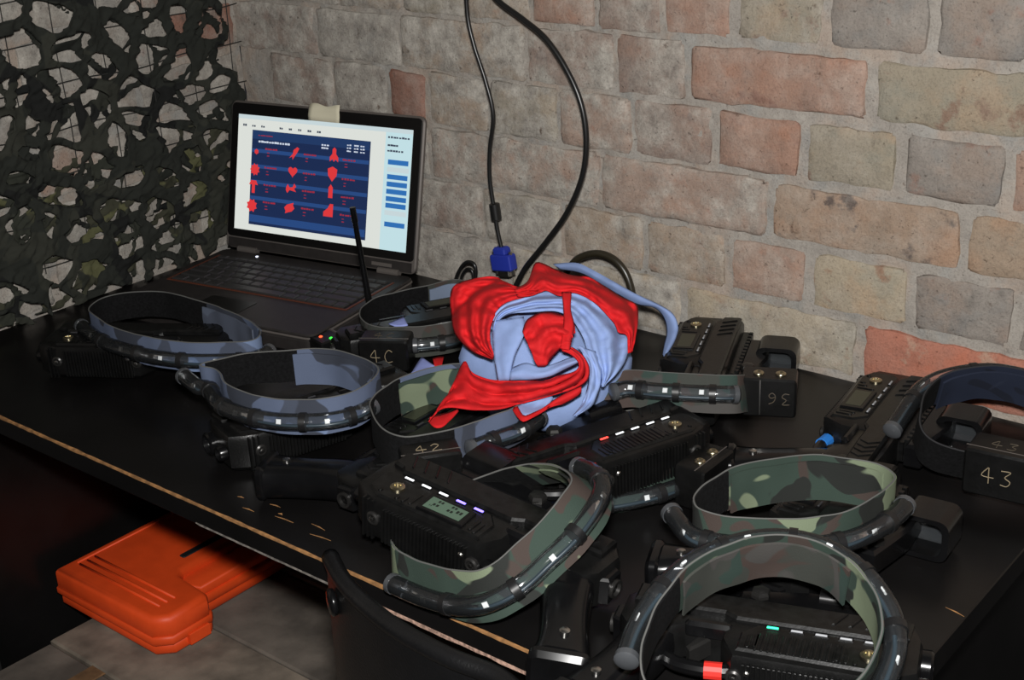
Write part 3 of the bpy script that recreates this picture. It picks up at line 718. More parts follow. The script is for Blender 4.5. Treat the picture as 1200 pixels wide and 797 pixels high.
    put(MB().prism([(-0.128, 0.004), (-0.140, 0.003), (-0.146, 0.018), (-0.142, 0.024), (-0.136, 0.016)], 0.016, 0.034, 0.002), 'trigger', DARKMETAL)
    put(MB().prism(rrect(-0.150, -0.110, -0.001, 0.008, .004, 3), 0.036, 0.0485, 0.003, chb=0), 'trigger_hood', BLACK2, smooth=True)
    if tape: put(MB().tube([(-0.114, 0.0325, 0.024), (-0.128, 0.0342, 0.024)], 0.0072, 12), 'tape', TAPE[tape], gd)
    # grip
    if grip:
        cl = catmull([Vector(p) for p in ((-0.178, 0.006, 0.025), (-0.184+gx*.4, 0.031, 0.0235), (-0.194+gx*.7, 0.057, 0.022), (-0.204+gx, 0.082, 0.021), (-0.209+gx*1.1, 0.096, 0.0205))], 4)
        mb = MB(); vs = []; fs = []; n = 14
        for i, p in enumerate(cl):
            t = i/(len(cl)-1); w = 0.0195+0.002*math.cos(t*5.5)+0.0035*t; th = 0.0185+0.001*t
            tg = (cl[min(i+1, len(cl)-1)]-cl[max(i-1, 0)]).normalized(); sd = Vector((tg.y, -tg.x, 0))
            for k in range(n):
                a = 2*math.pi*k/n; ca, sa = math.cos(a), math.sin(a)
                vs.append(p+sd*(w*math.copysign(abs(ca)**0.6, ca))+Vector((0, 0, th*math.copysign(abs(sa)**0.6, sa))))
        m_ = len(cl)
        for i in range(m_-1):
            for k in range(n):
                j = (k+1) % n; fs.append((i*n+k, i*n+j, (i+1)*n+j, (i+1)*n+k))
        fs += [tuple(range(n)), tuple((m_-1)*n+k for k in range(n))]
        gr = put(mb.add(vs, fs), 'grip', BLACK2, smooth=True, angle=60)
        e = cl[-1]; tg = (cl[-1]-cl[-2]).normalized(); sd = Vector((tg.y, -tg.x, 0))
        Mx = Matrix(((sd.x, 0, tg.x, e.x), (sd.y, 0, tg.y, e.y), (0, 1, 0, e.z), (0, 0, 0, 1)))
        put(MB().prism(rrect(-0.0245, 0.0245, -0.0198, 0.0198, 0.008), -0.001, 0.012, 0.004, Mx), 'grip_cap', BLACK2, gr, smooth=True)
        for (x, y) in ((-0.181, 0.012), (-0.203+gx, 0.080)):
            put(MB().lathe([(0.0042, -0.004), (0.0042, 0.0008), (0.0028, 0.0016)], Matrix.Translation((x, y, 0.0415)), 12), 'screw', STEEL, gr, smooth=True)
    # toothed rail along the top and a reflex sight
    rl = MB().box(-0.110, 0.016, -0.0455, -0.038, 0.014, 0.036)
    for k in range(13): x = 0.010-k*0.0095; rl.box(x-0.0028, x+0.0028, -0.0505, -0.0455, 0.012, 0.038, ch=0.0006)
    put(rl, 'rail', DARKMETAL if False else SIDE)
    if sight:
        sg = put(MB().prism([(-0.118, -0.049), (-0.118, -0.066), (-0.060, -0.078), (-0.018, -0.076), (-0.008, -0.066), (-0.008, -0.049)], 0.012, 0.038, 0.003), 'sight', BLACK2, smooth=True)
        hd = MB()                              # hood: a rounded frame standing on the base
        o_ = rrect(-0.110, -0.062, 0.004, 0.046, 0.010, 4); i_ = rrect(-0.104, -0.068, 0.009, 0.041, 0.008, 4); n = len(o_)
        vs = []
        for x, ring in ((-0.052, o_), (-0.012, o_), (-0.012, i_), (-0.052, i_)): vs += [(x, a, b) for a, b in ring]
        fs = []
        for r in range(4):
            for k in range(n):
                j = (k+1) % n; r2 = (r+1) % 4; fs.append((r*n+k, r*n+j, r2*n+j, r2*n+k))
        hd.add(vs, fs); put(hd, 'hood', BLACK2, sg, smooth=True)
        vs = [(-0.030+0.006*math.cos((b-0.025)*60), a, b) for a, b in i_]; c0 = (-0.020, -0.086, 0.025)
        vs2 = [(v[0]+0.003, v[1], v[2]) for v in vs]
        m2 = MB().add(vs+[c0]+vs2+[(c0[0]+.003, c0[1], c0[2])], [(k, (k+1) % n, n) for k in range(n)]+[(n+1+(k+1) % n, n+1+k, 2*n+1) for k in range(n)]+[(k, (k+1) % n, n+1+(k+1) % n, n+1+k) for k in range(n)])
        put(m2, 'sight_lens', GLASSLENS, sg, smooth=True)
        put(MB().lathe([(0.008, 0), (0.0085, 0.004), (0.0075, 0.007), (0.003, 0.0078)], axisM((-0.100, -0.060, 0.037), (0, 0, 1)), 6), 'adjuster', DARKMETAL, sg)
    return root
GUNS = []
def gun(key, *a, **k):
    g = tagger(*a, **k); GUNS.append(g); return g
gun('A', 'black laser tag gun beneath the grey-blue headband nearest the camouflage net', (-0.014, -0.505), -150, grip=False, sight=False, leds='kkkkk')
gun('B', 'black laser tag gun whose twin muzzle points off the front left of the table', (0.376, -0.545), -106, sight=False, grip=False, leds='kkkkk')
gun('C', 'black laser tag gun with lit display and two violet lights', (0.659, -0.590), -176, z0=0.031, pitch=-7.0, scale=1.06, gx=-0.018, leds='wwwvv', lcd_on=True)
gun('D', 'black laser tag gun with one red light in its row of white lights', (0.782, -0.326), 71, flip=-1, z0=0.021, leds='wwwwr', lcd=False, tape='blue', grip=False)
gun('E', 'black laser tag gun against the wall beside the red and blue cloths', (0.660, -0.046), 112, z0=0.001, leds='ddddd', tape='red')
gun('F', 'black laser tag gun with blank display and blue tape by the headband marked 43', (0.915, -0.083), 98, z0=0.001, leds='ddddd', tape='blue')
gun('G', 'black laser tag gun inside the green camouflage headband at the right of the table', (0.971, -0.288), 95, z0=0.001, leds='kkkkk')
gun('H', 'black laser tag gun with a green light and red tape nearest the camera', (1.114, -0.537), 20, flip=-1, z0=0.001, leds='ddddg', lcd=False, tape='red')
gun('I', 'black laser tag gun under the headband marked 42, its grip pointing left', (0.548, -0.372), 93, z0=0.001, sight=False, leds='kkkkk')
gun('J', 'black laser tag gun inside the headband marked 4C behind the receiver', (0.372, -0.130), 60, z0=0.001, sight=False, grip=False, leds='kkkkk')

# ------------------------------------------------------------------ headbands
GLY = {'4': [[(.55, 0), (.55, 1)], [(.5, 1), (.05, .45), (.9, .40)]], 'C': [[(.85, .85), (.55, 1), (.2, .75), (.12, .4), (.35, .05), (.85, .12)]], '2': [[(.1, .8), (.45, 1), (.8, .75), (.1, .08), (.95, .05)]],
       '3': [[(.1, .95), (.8, .95), (.4, .58), (.8, .35), (.6, .05), (.1, .08)]], '6': [[(.8, .95), (.35, .75), (.15, .3), (.45, .02), (.8, .22), (.6, .45), (.2, .35)]]}
def headband(label, rim, z, h=0.040, wood=WOOD, flap_m=None, tilt=None, black=None, flap=None, tube=(0.0, 0.5), box=None, num='', flare=0.0, ext=(0.02, 0.02), sensors=5, boxdim=(0.062, 0.040, 0.044), screws='none', boxs=0.0, boxat=None, seam='top', tubed=0.5, numside='out', boxflip=False, boxout=0.0, boxz=0.0, binding=BIND, fill=True, num_m=None, tube_off=0.010):
    """rim: photo pixels round the upper edge (closed). z: height of each rim point above the table, or a function of the index"""
    zs = z if callable(z) else (lambda i, _z=z: _z)
    P0 = [U(px, py, zs(i)) for i, (px, py) in enumerate(rim)]
    N_ = 120
    P = resample(catmull(P0, 6, True), N_, True)
    c = sum(P, Vector())/N_
    nrm = Vector()
    for i in range(N_): nrm += (P[i]-c).cross(P[(i+1) % N_]-c)
    nrm.normalize()
    if nrm.z < 0: nrm = -nrm
    if tilt: nrm = (nrm+Vector(tilt)).normalized()
    T = [(P[(i+1) % N_]-P[i-1]).normalized() for i in range(N_)]
    O = []
    for i in range(N_):
        o = T[i].cross(nrm); o.normalize()
        if o.dot(P[i]-c) < 0 and False: o = -o
        O.append(o)
    if sum(O[i].dot(P[i]-c) for i in range(N_)) < 0: O = [-o for o in O]
    base = Vector((c.x, c.y, min((p-nrm*h).z for p in P)))
    root = empty('headband', base, label, 'headband', 'laser tag headbands on the table')
    def at(s):
        x = (s % 1.0)*N_; i = int(x) % N_; t = x-int(x); j = (i+1) % N_
        return P[i].lerp(P[j], t), T[i].lerp(T[j], t).normalized(), O[i].lerp(O[j], t).normalized()
    def strip(name, s0, s1, m, off, top, bot, th, wav=0.0015, parent=root):
        n = max(8, int(abs(s1-s0)*N_)); vs = []; fs = []; rows = 5
        for i in range(n+1):
            s = s0+(s1-s0)*i/n; p, t, o = at(s)
            for side in (0, 1):
                for k in range(rows):
                    d = top+(bot-top)*k/(rows-1)
                    q = p-nrm*d+o*(off+(th if side else 0)+flare*d)
                    q = q+o*(wav*noise.noise(q*38))+nrm*(wav*0.8*noise.noise(q*31+Vector((7, 0, 0))))
                    vs.append(q)
        R2 = rows*2
        for i in range(n):
            a, b = i*R2, (i+1)*R2
            for k in range(rows-1):
                fs += [(a+k, a+k+1, b+k+1, b+k), (a+rows+k, b+rows+k, b+rows+k+1, a+rows+k+1)]
            fs += [(a, b, b+rows, a+rows), (a+rows-1, a+R2-1, b+R2-1, b+rows-1)]
        for a in (0, n*R2):
            fs += [(a+k, a+k+1, a+rows+k+1, a+rows+k) for k in range(rows-1)]
        return MB().add(vs, fs).build(name, m, parent, True, off=base, angle=50)
    black = black or []
    # camouflage cloth where there is no black elastic
    segs = []; cur = 0.0
    for a, b in sorted(black):
        if a > cur: segs.append((cur, a))
        cur = b
    if cur < 1.0: segs.append((cur, 1.0))
    for a, b in segs: strip('cloth_band', a, b, wood, 0.0, 0.0, h, 0.0026)
    for a, b in black: strip('elastic_strap', a, b, FELT, -0.0006, 0.001, h-0.002, 0.0022)
    if flap: strip('inner_flap', flap[0], flap[1], flap_m or wood, -0.0052, 0.0035, h+0.001, 0.002, 0.0022)
    # bound upper edge
    bp = []
    for i in range(N_+1):
        p, t, o = at(i/N_); q = p+o*0.0012; bp.append(q+o*(0.0015*noise.noise(q*38))+nrm*(0.0012*noise.noise(q*31+Vector((7, 0, 0)))))
    MB().tube(bp, 0.0009, 6, cap=False).build('edge_binding', binding, root, True, off=base)
    # clear tube with sensors
    if tube:
        s0, s1 = tube; n = max(10, int((s1-s0)*N_)); R = 0.0090
        tp = []
        for i in range(n+1):
            p, t, o = at(s0+(s1-s0)*i/n); tp.append(p-nrm*(h*tubed)+o*(0.0026+tube_off+flare*h*tubed))
        _, t0, _ = at(s0); _, t1, _ = at(s1)
        if ext[0]: tp.insert(0, tp[0]-(tp[1]-tp[0]).normalized()*ext[0])
        if ext[1]: tp.append(tp[-1]+(tp[-1]-tp[-2]).normalized()*ext[1])
        tp = resample(catmull(tp, 2), 60)
        tb = MB().tube(tp, R, 14, cap=False).build('clear_tube', TUBE, root, True, off=base)
        MB().tube([p-nrm*0.0045 for p in tp[1:-1]], 0.0020, 6).build('light_strip', CHIP, tb, True, off=base)
        for e, q in ((tp[0], tp[1]), (tp[-1], tp[-2])):
            d = (e-q).normalized(); MB().lathe([(R+0.0006, -0.004), (R+0.0008, 0.001), (R*0.8, 0.003), (R*0.2, 0.0034)], axisM(e, d), 16).build('tube_cap', mat('grey_tube_cap', (66, 68, 71), 0.3, spec=0.6), tb, True, off=base, angle=40)
        for k in range(sensors):
            i = int(4+(len(tp)-9)*(k+0.35)/max(1, sensors)); p = tp[i]; d = (tp[i+1]-tp[i-1]).normalized()
            _, _, o = at(s0+(s1-s0)*i/len(tp)); ou = (d.cross(nrm)).normalized()
            if ou.dot(p-c) < 0: ou = -ou
            ou = (ou+nrm*0.35).normalized()
            up = d.cross(ou)
            Mx = Matrix(((d.x, up.x, ou.x, p.x), (d.y, up.y, ou.y, p.y), (d.z, up.z, ou.z, p.z), (0, 0, 0, 1)))
            MB().box(-0.0026, 0.0026, -0.0026, 0.0026, 0.0028, 0.0052, Mx, ch=0.0006).build('sensor', SENSOR, tb, off=base)
            i2 = min(len(tp)-3, i+5); p2 = tp[i2]; d2 = (tp[i2+1]-tp[i2-1]).normalized()
            MB().tube([p2-d2*0.0035, p2+d2*0.0035], R+0.0011, 14).build('clip', CLIP, root, True, off=base, angle=40)
    if box is not None:
        p, t, o = at(box); L_, D_, H_ = boxdim
        zz_ = Vector((0, 0, 1)); o = Vector((o.x, o.y, 0)).normalized()
        if boxs: o = Matrix.Rotation(math.radians(boxs), 3, 'Z') @ o
        if boxat: o = Vector((math.cos(math.radians(boxat[3])), math.sin(math.radians(boxat[3])), 0))
        t = zz_.cross(o)
        ctr = Vector((boxat[0], boxat[1], TZ+boxat[2]-H_/2)) if boxat else p+o*(D_/2+0.004+boxout)-zz_*(h/2-boxz)
        Mx = Matrix(((t.x, 0, o.x, ctr.x), (t.y, 0, o.y, ctr.y), (0, 1, 0, ctr.z), (0, 0, 0, 1)))   # local x along band, y up, z outward
        bx = MB().prism(rrect(-L_/2, L_/2, -H_/2, H_/2, 0.004, 2), -D_/2, D_/2, 0.0022, Mx).build('battery_box', BOX, root, True, off=base, angle=35)
        if seam == 'top': MB().box(-L_/2-0.0003, L_/2+0.0003, H_/2-0.0002, H_/2+0.0003, D_/2-0.010, D_/2-0.009, Mx).build('lid_seam', LAPG, bx, off=base)
        else: MB().box(-0.0095, -0.0083, -H_/2+0.003, H_/2-0.001, D_/2-0.0006, D_/2+0.0005, Mx).build('lid_seam', STEEL, bx, off=base)
        for x in ((-L_/4, L_/4) if screws != 'none' else ()):
            MB().lathe([(0.0058, -0.001), (0.0058, 0.0014), (0.0040, 0.0026), (0.0026, 0.0026), (0.0022, 0.001)], Mx @ axisM((x*0.8, H_/2, 0.002), (0, 1, 0)), 12).build('screw', SCREW, bx, True, off=base)
        def write(txt, Mf, sw, m, rot=False):
            mb = MB(); x = -sw*len(txt)*0.6
            for ch in txt:
                for st in GLY[ch]:
                    q = [Vector((x+a*sw*0.95+0.0006*noise.noise(Vector((a*5, b*5, x*100))), (b-0.5)*sw*1.25, 0)) for a, b in st]
                    if rot: q = [Vector((-v.x, -v.y, 0)) for v in q]
                    mb.tube([Mf @ v for v in catmull(q, 4)], 0.00048, 5)
                x += sw*1.25
            return mb.build('scratched_number', m, bx, off=base)
        if num:
            s = 0.0135 if seam == 'top' else 0.0110
            front = Mx @ Matrix.Translation((0 if seam == 'top' else 0.0095, 0, D_/2)); top = Mx @ Matrix.Translation((0, H_/2, 0)) @ Matrix.Rotation(-math.pi/2, 4, 'X')
            if numside in ('out', 'both'): write(num, front, s, num_m or SCRATCH, boxflip)
            if numside in ('top', 'both'): write(num, top, s*0.85, num_m or (SCRATCHD if numside == 'both' else SCRATCH))
    return root

HB8 = headband('green camouflage headband lying open over a gun at the right of the table', [(815, 586), (822, 597), (850, 604), (900, 607), (953, 606), (993, 598), (1027, 581), (1046, 563), (1043, 553), (1027, 544), (993, 537), (953, 534), (907, 538), (863, 548), (835, 562), (819, 576)],
    lambda i: 0.098, h=0.042, black=[(0.86, 1.0)], flap=(0.52, 0.86), tube=(0.02, 0.47), ext=(0.028, 0.0), sensors=4)
HB9 = headband('camouflage headband nearest the camera, propped over the gun with green light', [(752, 772), (766, 722), (790, 684), (822, 655), (858, 638), (895, 629), (935, 630), (972, 643), (1003, 667), (1024, 697), (1032, 728), (1026, 758), (1008, 790), (970, 818), (900, 836), (820, 832), (768, 808)],
    lambda i: (0.088, 0.097, 0.106, 0.114, 0.12, 0.122, 0.122, 0.118, 0.112, 0.105, 0.098, 0.09, 0.082, 0.076, 0.074, 0.076, 0.08)[i], h=0.042, wood=WOOD, flap=(0.16, 0.45), flap_m=WOOD2, black=[(0.0, 0.16), (0.86, 1.0)], tube=(0.02, 0.70), ext=(0.0, 0.0), sensors=6, tubed=0.42)
HB2 = headband('blue camouflage headband in front of the laptop, above the twin-muzzle gun', [(236, 428), (254, 432), (266, 449), (290, 460), (320, 466), (350, 468), (387, 466), (417, 457), (438, 442), (442, 433), (432, 424), (408, 415), (387, 410), (362, 409), (326, 412), (287, 415), (262, 420)],
    lambda i: 0.100, h=0.040, wood=BLUEC, flap=(0.50, 0.80), flap_m=BLUEC, black=[(0.79, 0.99)], tube=(0.0, 0.46), ext=(0.024, 0.0), sensors=5)
HB1 = headband('grey-blue headband at the left end beside the camouflage net', [(110, 368), (132, 382), (160, 391), (187, 397), (223, 401), (265, 401), (292, 399), (304, 391), (295, 379), (271, 367), (241, 355), (211, 347), (188, 342), (150, 343), (120, 350), (106, 360)],
    lambda i: 0.072, h=0.038, wood=BLUEC, flap=(0.47, 0.66), flap_m=BLUEG, black=[(0.655, 0.985)], tube=(0.0, 0.42), ext=(0.02, 0.0), sensors=4)
HB3 = headband('headband with the black box marked 4C, between laptop and red cloth', [(424, 373), (439, 382), (479, 383), (505, 381), (530, 377), (555, 366), (562, 350), (552, 334), (532, 328), (496, 336), (468, 342), (440, 350), (424, 361)],
    lambda i: 0.060, h=0.040, wood=WOOD2, flap=(0.52, 0.70), flap_m=BLUEG, black=[(0.70, 1.0)], tube=(0.17, 0.42), ext=(0.0, 0.0), sensors=3, box=0.11, num='4C', numside='both', boxdim=(0.062, 0.038, 0.040), boxz=-0.002)
HB4 = headband('headband with the black box marked 42, under the end of the red cloth', [(435, 476), (448, 500), (469, 510), (492, 510), (525, 504), (553, 495), (578, 486), (600, 478), (618, 466), (622, 450), (603, 436), (575, 428), (541, 427), (520, 429), (497, 434), (473, 442), (457, 450), (441, 463)],
    lambda i: 0.092, h=0.042, wood=BLUEC, flap=(0.60, 0.87), flap_m=WOOD, black=[(0.0, 0.26), (0.86, 1.0)], tube=(0.28, 0.45), ext=(0.0, 0.0), sensors=2, box=0.205, num='42', numside='top', boxdim=(0.058, 0.034, 0.036), boxz=-0.002)
HB5 = headband('headband marked 36 upside down on its box, in front of the gun by the wall', [(706, 441), (735, 434), (777, 437), (815, 439), (846, 440), (866, 440), (876, 439), (862, 442), (830, 443), (790, 442), (745, 440), (712, 443)],
    lambda i: (0.088, 0.092, 0.094, 0.094, 0.094, 0.09, 0.074, 0.052, 0.044, 0.044, 0.05, 0.07)[i], h=0.040, wood=WOOD2, flap=None, black=[(0.5, 1.0)], tube=(0.02, 0.30), ext=(0.0, 0.0), sensors=3, box=0.385, screws='top', num='36', numside='out', boxflip=True, boxdim=(0.058, 0.034, 0.044), boxat=(0.8303, -0.2036, 0.086, -64), seam='side', num_m=SCRATCHD)
HB6 = headband('dark headband with the black box marked 43 at the right edge', [(1083, 503), (1104, 520), (1138, 529), (1172, 531), (1206, 527), (1238, 515), (1254, 492), (1245, 462), (1220, 442), (1180, 431), (1147, 431), (1114, 438), (1093, 451), (1081, 474)],
    lambda i: (0.075, 0.064, 0.058, 0.056, 0.058, 0.064, 0.075, 0.088, 0.098, 0.104, 0.104, 0.1, 0.094, 0.085)[i], h=0.044, wood=NAVY, flap=(0.52, 0.80), flap_m=NAVY, black=[(0.0, 0.30), (0.80, 1.0)], tube=(0.40, 0.86), ext=(0.0, 0.05), sensors=3, box=0.165, num='43', numside='both', boxdim=(0.068, 0.042, 0.048), boxat=(1.083, -0.196, 0.068, -84), binding=BINDK)
HB7 = headband('green camouflage headband looped round the gun with the lit display', [(462, 640), (490, 655), (525, 666), (556, 668), (583, 656), (610, 632), (638, 606), (657, 582), (667, 562), (655, 549), (618, 545), (560, 560), (500, 590), (466, 618)],
    lambda i: (0.043, 0.044, 0.050, 0.060, 0.072, 0.084, 0.098, 0.108, 0.112, 0.108, 0.094, 0.072, 0.052, 0.044)[i], h=0.040, wood=WOOD, flap=(0.48, 0.60), flap_m=WOOD, black=[(0.66, 0.97)], tube=(0.02, 0.56), ext=(0.0, 0.0), sensors=4, flare=0.5, tubed=0.5)
HB10 = headband('headband pinned under the gun with the red light, screws on its box', [(668, 570), (702, 566), (740, 560), (775, 551), (806, 538), (822, 522), (818, 500), (790, 482), (745, 480), (700, 494), (664, 520), (652, 550)],
    lambda i: 0.038, h=0.035, wood=WOOD, black=[(0.5, 1.0)], tube=(0.0, 0.33), ext=(0.0, 0.0), sensors=3, box=0.365, screws='top', boxdim=(0.061, 0.034, 0.046), boxat=(0.838, -0.345, 0.050, 1))

# ------------------------------------------------------------------ heap of red and blue cloths
RED = mat('red_cotton', (188, 27, 31), 0.8, spec=0.2, var=0.12, vscale=30, bump=0.15, bscale=700)
PALE = mat('pale_blue_cotton', (130, 150, 194), 0.85, spec=0.2, var=0.08, vscale=30, bump=0.15, bscale=700)
PERI = mat('periwinkle_cotton', (140, 152, 212), 0.85, spec=0.2)
MC = U(640, 432, 0.075); MR = Vector((0.128, 0.118, 0.105)); ZB = 0.088
def heap_pt(px, py, lift=0.0, zb=ZB):
    d = ray(px, py).normalized(); o = CAM-MC
    ds = Vector((d.x/MR.x, d.y/MR.y, d.z/MR.z)); os_ = Vector((o.x/MR.x, o.y/MR.y, o.z/MR.z))
    a = ds.dot(ds); b = 2*ds.dot(os_); cc = os_.dot(os_)-1; disc = b*b-4*a*cc
    t1 = (-b-math.sqrt(max(0, disc)))/(2*a)
    p = CAM+d*t1
    tz = (zb+TZ-CAM.z)/d.z
    if p.z < zb+TZ or (disc < 0 and p.z < MC.z): p = CAM+d*min(tz, t1+0.5) if disc < 0 else CAM+d*tz
    return p-d*lift
def loft(mb, A, B, lift=0.004, bulge=0.010, folds=3.0, famp=0.0022, nu=44, nv=14, fn=None, seed=0.0, zb=ZB):
    fn = fn or heap_pt; famp *= 1.35
    A3 = resample(catmull([Vector((x, y, 0)) for x, y in A], 6), nu); B3 = resample(catmull([Vector((x, y, 0)) for x, y in B], 6), nu)
    vs = []; fs = []
    for i in range(nu):
        for j in range(nv):
            v = j/(nv-1); q = A3[i].lerp(B3[i], v)
            u = i/(nu-1)
            w = math.sin(math.pi*v)
            f = famp*math.sin(v*folds*2*math.pi+3*noise.noise(Vector((u*3, v*1.5, seed)))+seed)*min(1, 3*w+0.2)
            f += famp*1.2*noise.noise(Vector((q.x*0.05, q.y*0.05, seed+3)))
            f += famp*1.1*(0.5-abs(noise.noise(Vector((q.x*0.045+1.5*noise.noise(Vector((q.x*.03, q.y*.03, 2))), q.y*0.075, seed+8))))*2.2)
            vs.append(fn(q.x, q.y, lift+bulge*w+f, zb))
    for i in range(nu-1):
        for j in range(nv-1): fs.append((i*nv+j, i*nv+j+1, (i+1)*nv+j+1, (i+1)*nv+j))
    mb.add(vs, fs)
def cloth(name, mb, m, label, cat='cloth'):
    lo_ = Vector((sum(v[0] for v in mb.v)/len(mb.v), sum(v[1] for v in mb.v)/len(mb.v), min(v[2] for v in mb.v)))
    o = mb.build(name, m, None, True, off=lo_); o.location = lo_
    s = o.modifiers.new('thick', 'SOLIDIFY'); s.thickness = 0.0012; s.offset = -1
    return tag(o, label, cat, 'crumpled cloths heaped on the headbands')
b1 = MB()
# core mound of the pale cloth, so the heap is full from every side
vs = []; fs = []; na, nb = 36, 16
for i in range(na):
    for j in range(nb):
        a = 2*math.pi*i/na; t = math.pi*(0.04+0.62*j/(nb-1))
        r = 0.74+0.09*noise.noise(Vector((math.cos(a)*2, math.sin(a)*2, t*2)))
        vs.append(MC+Vector((MR.x*math.sin(t)*math.cos(a), MR.y*math.sin(t)*math.sin(a), MR.z*math.cos(t)))*r)
for i in range(na):
    for j in range(nb-1):
        k = (i+1) % na; fs.append((i*nb+j, i*nb+j+1, k*nb+j+1, k*nb+j))
fs.append(tuple(i*nb for i in range(na)))
b1.add(vs, fs)
loft(b1, [(576, 384), (579, 368), (592, 355), (612, 348), (632, 340), (650, 340), (668, 340), (690, 344), (710, 358), (728, 374), (740, 388), (738, 410), (733, 425), (722, 440), (708, 452)],
     [(580, 392), (586, 376), (600, 368), (625, 365), (650, 364), (666, 370), (676, 382), (684, 396), (688, 410), (694, 422), (700, 432), (703, 440), (704, 446), (704, 450), (705, 454)], 0.006, 0.012, 2.5, 0.003, 60, 18, seed=1.0)
loft(b1, [(577, 376), (577, 395), (579, 420), (583, 446)], [(614, 371), (614, 392), (603, 418), (598, 446)], 0.016, 0.004, 1.0, 0.001, 24, 10, seed=2.0)
loft(b1, [(598, 432), (616, 425), (634, 430), (652, 425), (668, 419), (679, 419)], [(598, 447), (625, 446), (645, 442), (662, 434), (674, 428), (681, 424)], 0.014, 0.006, 1.0, 0.001, 30, 8, seed=3.0)
loft(b1, [(676, 405), (686, 420), (690, 440), (686, 462), (680, 476), (671, 487)], [(699, 412), (706, 432), (704, 452), (698, 470), (688, 481), (675, 488)], 0.014, 0.006, 2.0, 0.002, 30, 10, seed=4.0)
loft(b1, [(603, 478), (612, 487), (624, 487), (634, 484)], [(618, 468), (630, 466), (646, 464), (648, 468)], 0.006, 0.003, 1.0, 0.0005, 14, 6, seed=4.5)
cloth('blue_cloth', b1, PALE, 'pale blue cloth bundled in the middle of the heap, tail hanging right')
r1 = MB()
loft(r1, [(577, 421), (560, 416), (545, 406), (532, 389), (528, 362), (530, 337), (552, 327), (580, 325), (602, 335), (628, 337)],
     [(578, 416), (574, 402), (574, 388), (578, 374), (583, 365), (591, 356), (601, 351), (613, 348), (625, 345), (634, 343)], 0.012, 0.016, 3.0, 0.0045, 60, 22, seed=5.0)
loft(r1, [(602, 338), (618, 330), (626, 309), (635, 308), (650, 315), (668, 322), (690, 325), (708, 335), (728, 348), (746, 357), (748, 375), (745, 395), (741, 412)],
     [(606, 347), (622, 346), (633, 342), (641, 340), (656, 346), (672, 342), (688, 348), (702, 358), (714, 371), (722, 381), (725, 389), (735, 394), (737, 414)], 0.025, 0.008, 2.0, 0.0035, 60, 14, seed=6.0)
cloth('red_cloth', r1, RED, 'bright red cloth draped over the top and left of the heap')
r2 = MB()
loft(r2, [(612, 388), (618, 374), (636, 366), (656, 368), (672, 378), (674, 388)], [(630, 430), (634, 430), (640, 429), (648, 418), (660, 406), (668, 402)], 0.024, 0.010, 2.5, 0.004, 36, 16, seed=7.0)
loft(r2, [(658, 342), (660, 362), (660, 382), (656, 408)], [(670, 342), (669, 362), (673, 382), (668, 410)], 0.032, 0.004, 1.0, 0.001, 24, 6, seed=8.0)
loft(r2, [(656, 406), (670, 408), (683, 418), (690, 433), (686, 447), (668, 457), (640, 466), (612, 473), (585, 480), (555, 481), (528, 478), (513, 482), (502, 494)],
     [(660, 412), (668, 415), (676, 422), (679, 430), (672, 437), (655, 441), (635, 446), (612, 446), (592, 446), (572, 444), (553, 436), (544, 424), (528, 462)], 0.016, 0.010, 2.5, 0.004, 70, 18, seed=9.0)
loft(r2, [(502, 494), (508, 500), (518, 500), (528, 492), (538, 482)], [(504, 488), (512, 486), (520, 484), (528, 482), (536, 479)], 0.004, 0.004, 1, 0.001, 16, 6, seed=9.5)
loft(r2, [(600, 479), (611, 494), (622, 491), (640, 480), (662, 472), (680, 461)], [(606, 477), (613, 488), (622, 486), (638, 478), (658, 464), (682, 452)], 0.006, 0.004, 1.0, 0.001, 24, 6, seed=10.0)
cloth('red_cloth', r2, RED, 'darker red cloth knotted at the front of the heap, its end trailing left')
s1 = MB()
def strap_pt(px, py, lift, zb):
    t = min(1, max(0, (px-650)/145)); return UY(px, py, -0.118-0.022*t)-ray(px, py).normalized()*lift
loft(s1, [(648, 309), (675, 308), (692, 315), (716, 328), (745, 344), (773, 357), (789, 368), (795, 384), (791, 400), (783, 414), (777, 424)],
     [(655, 316), (675, 319), (690, 325), (715, 340), (744, 356), (767, 361), (778, 374), (781, 390), (778, 404), (776, 416), (775, 425)], 0.0, 0.005, 1.0, 0.0008, 60, 8, fn=strap_pt, seed=11)
cloth('cloth_strap', s1, PALE, 'pale blue strap arching from the heap down onto the gun by the wall', 'strap')
for nm, m, A, B, lab, zb in (('cloth_scrap', PERI, [(482, 437), (490, 424), (494, 418)], [(500, 434), (506, 431), (510, 429)], 'periwinkle cloth corner showing beside the box marked 4C', 0.03),
                        ('cloth_scrap', PERI, [(455, 379), (463, 375), (473, 371)], [(462, 382), (470, 382), (478, 381)], 'small periwinkle cloth corner inside the headband marked 4C', 0.055),
                        ('cloth_scrap', RED, [(507, 420), (513, 418), (520, 418)], [(509, 429), (514, 430), (518, 428)], 'tiny red cloth corner under the headband marked 4C', 0.03)):
    mb = MB(); loft(mb, A, B, 0.0, 0.002, 1, 0.0006, 12, 6, fn=lambda x, y, l, z: U(x, y, z)-ray(x, y)*l, seed=12, zb=zb); cloth(nm, mb, m, lab)

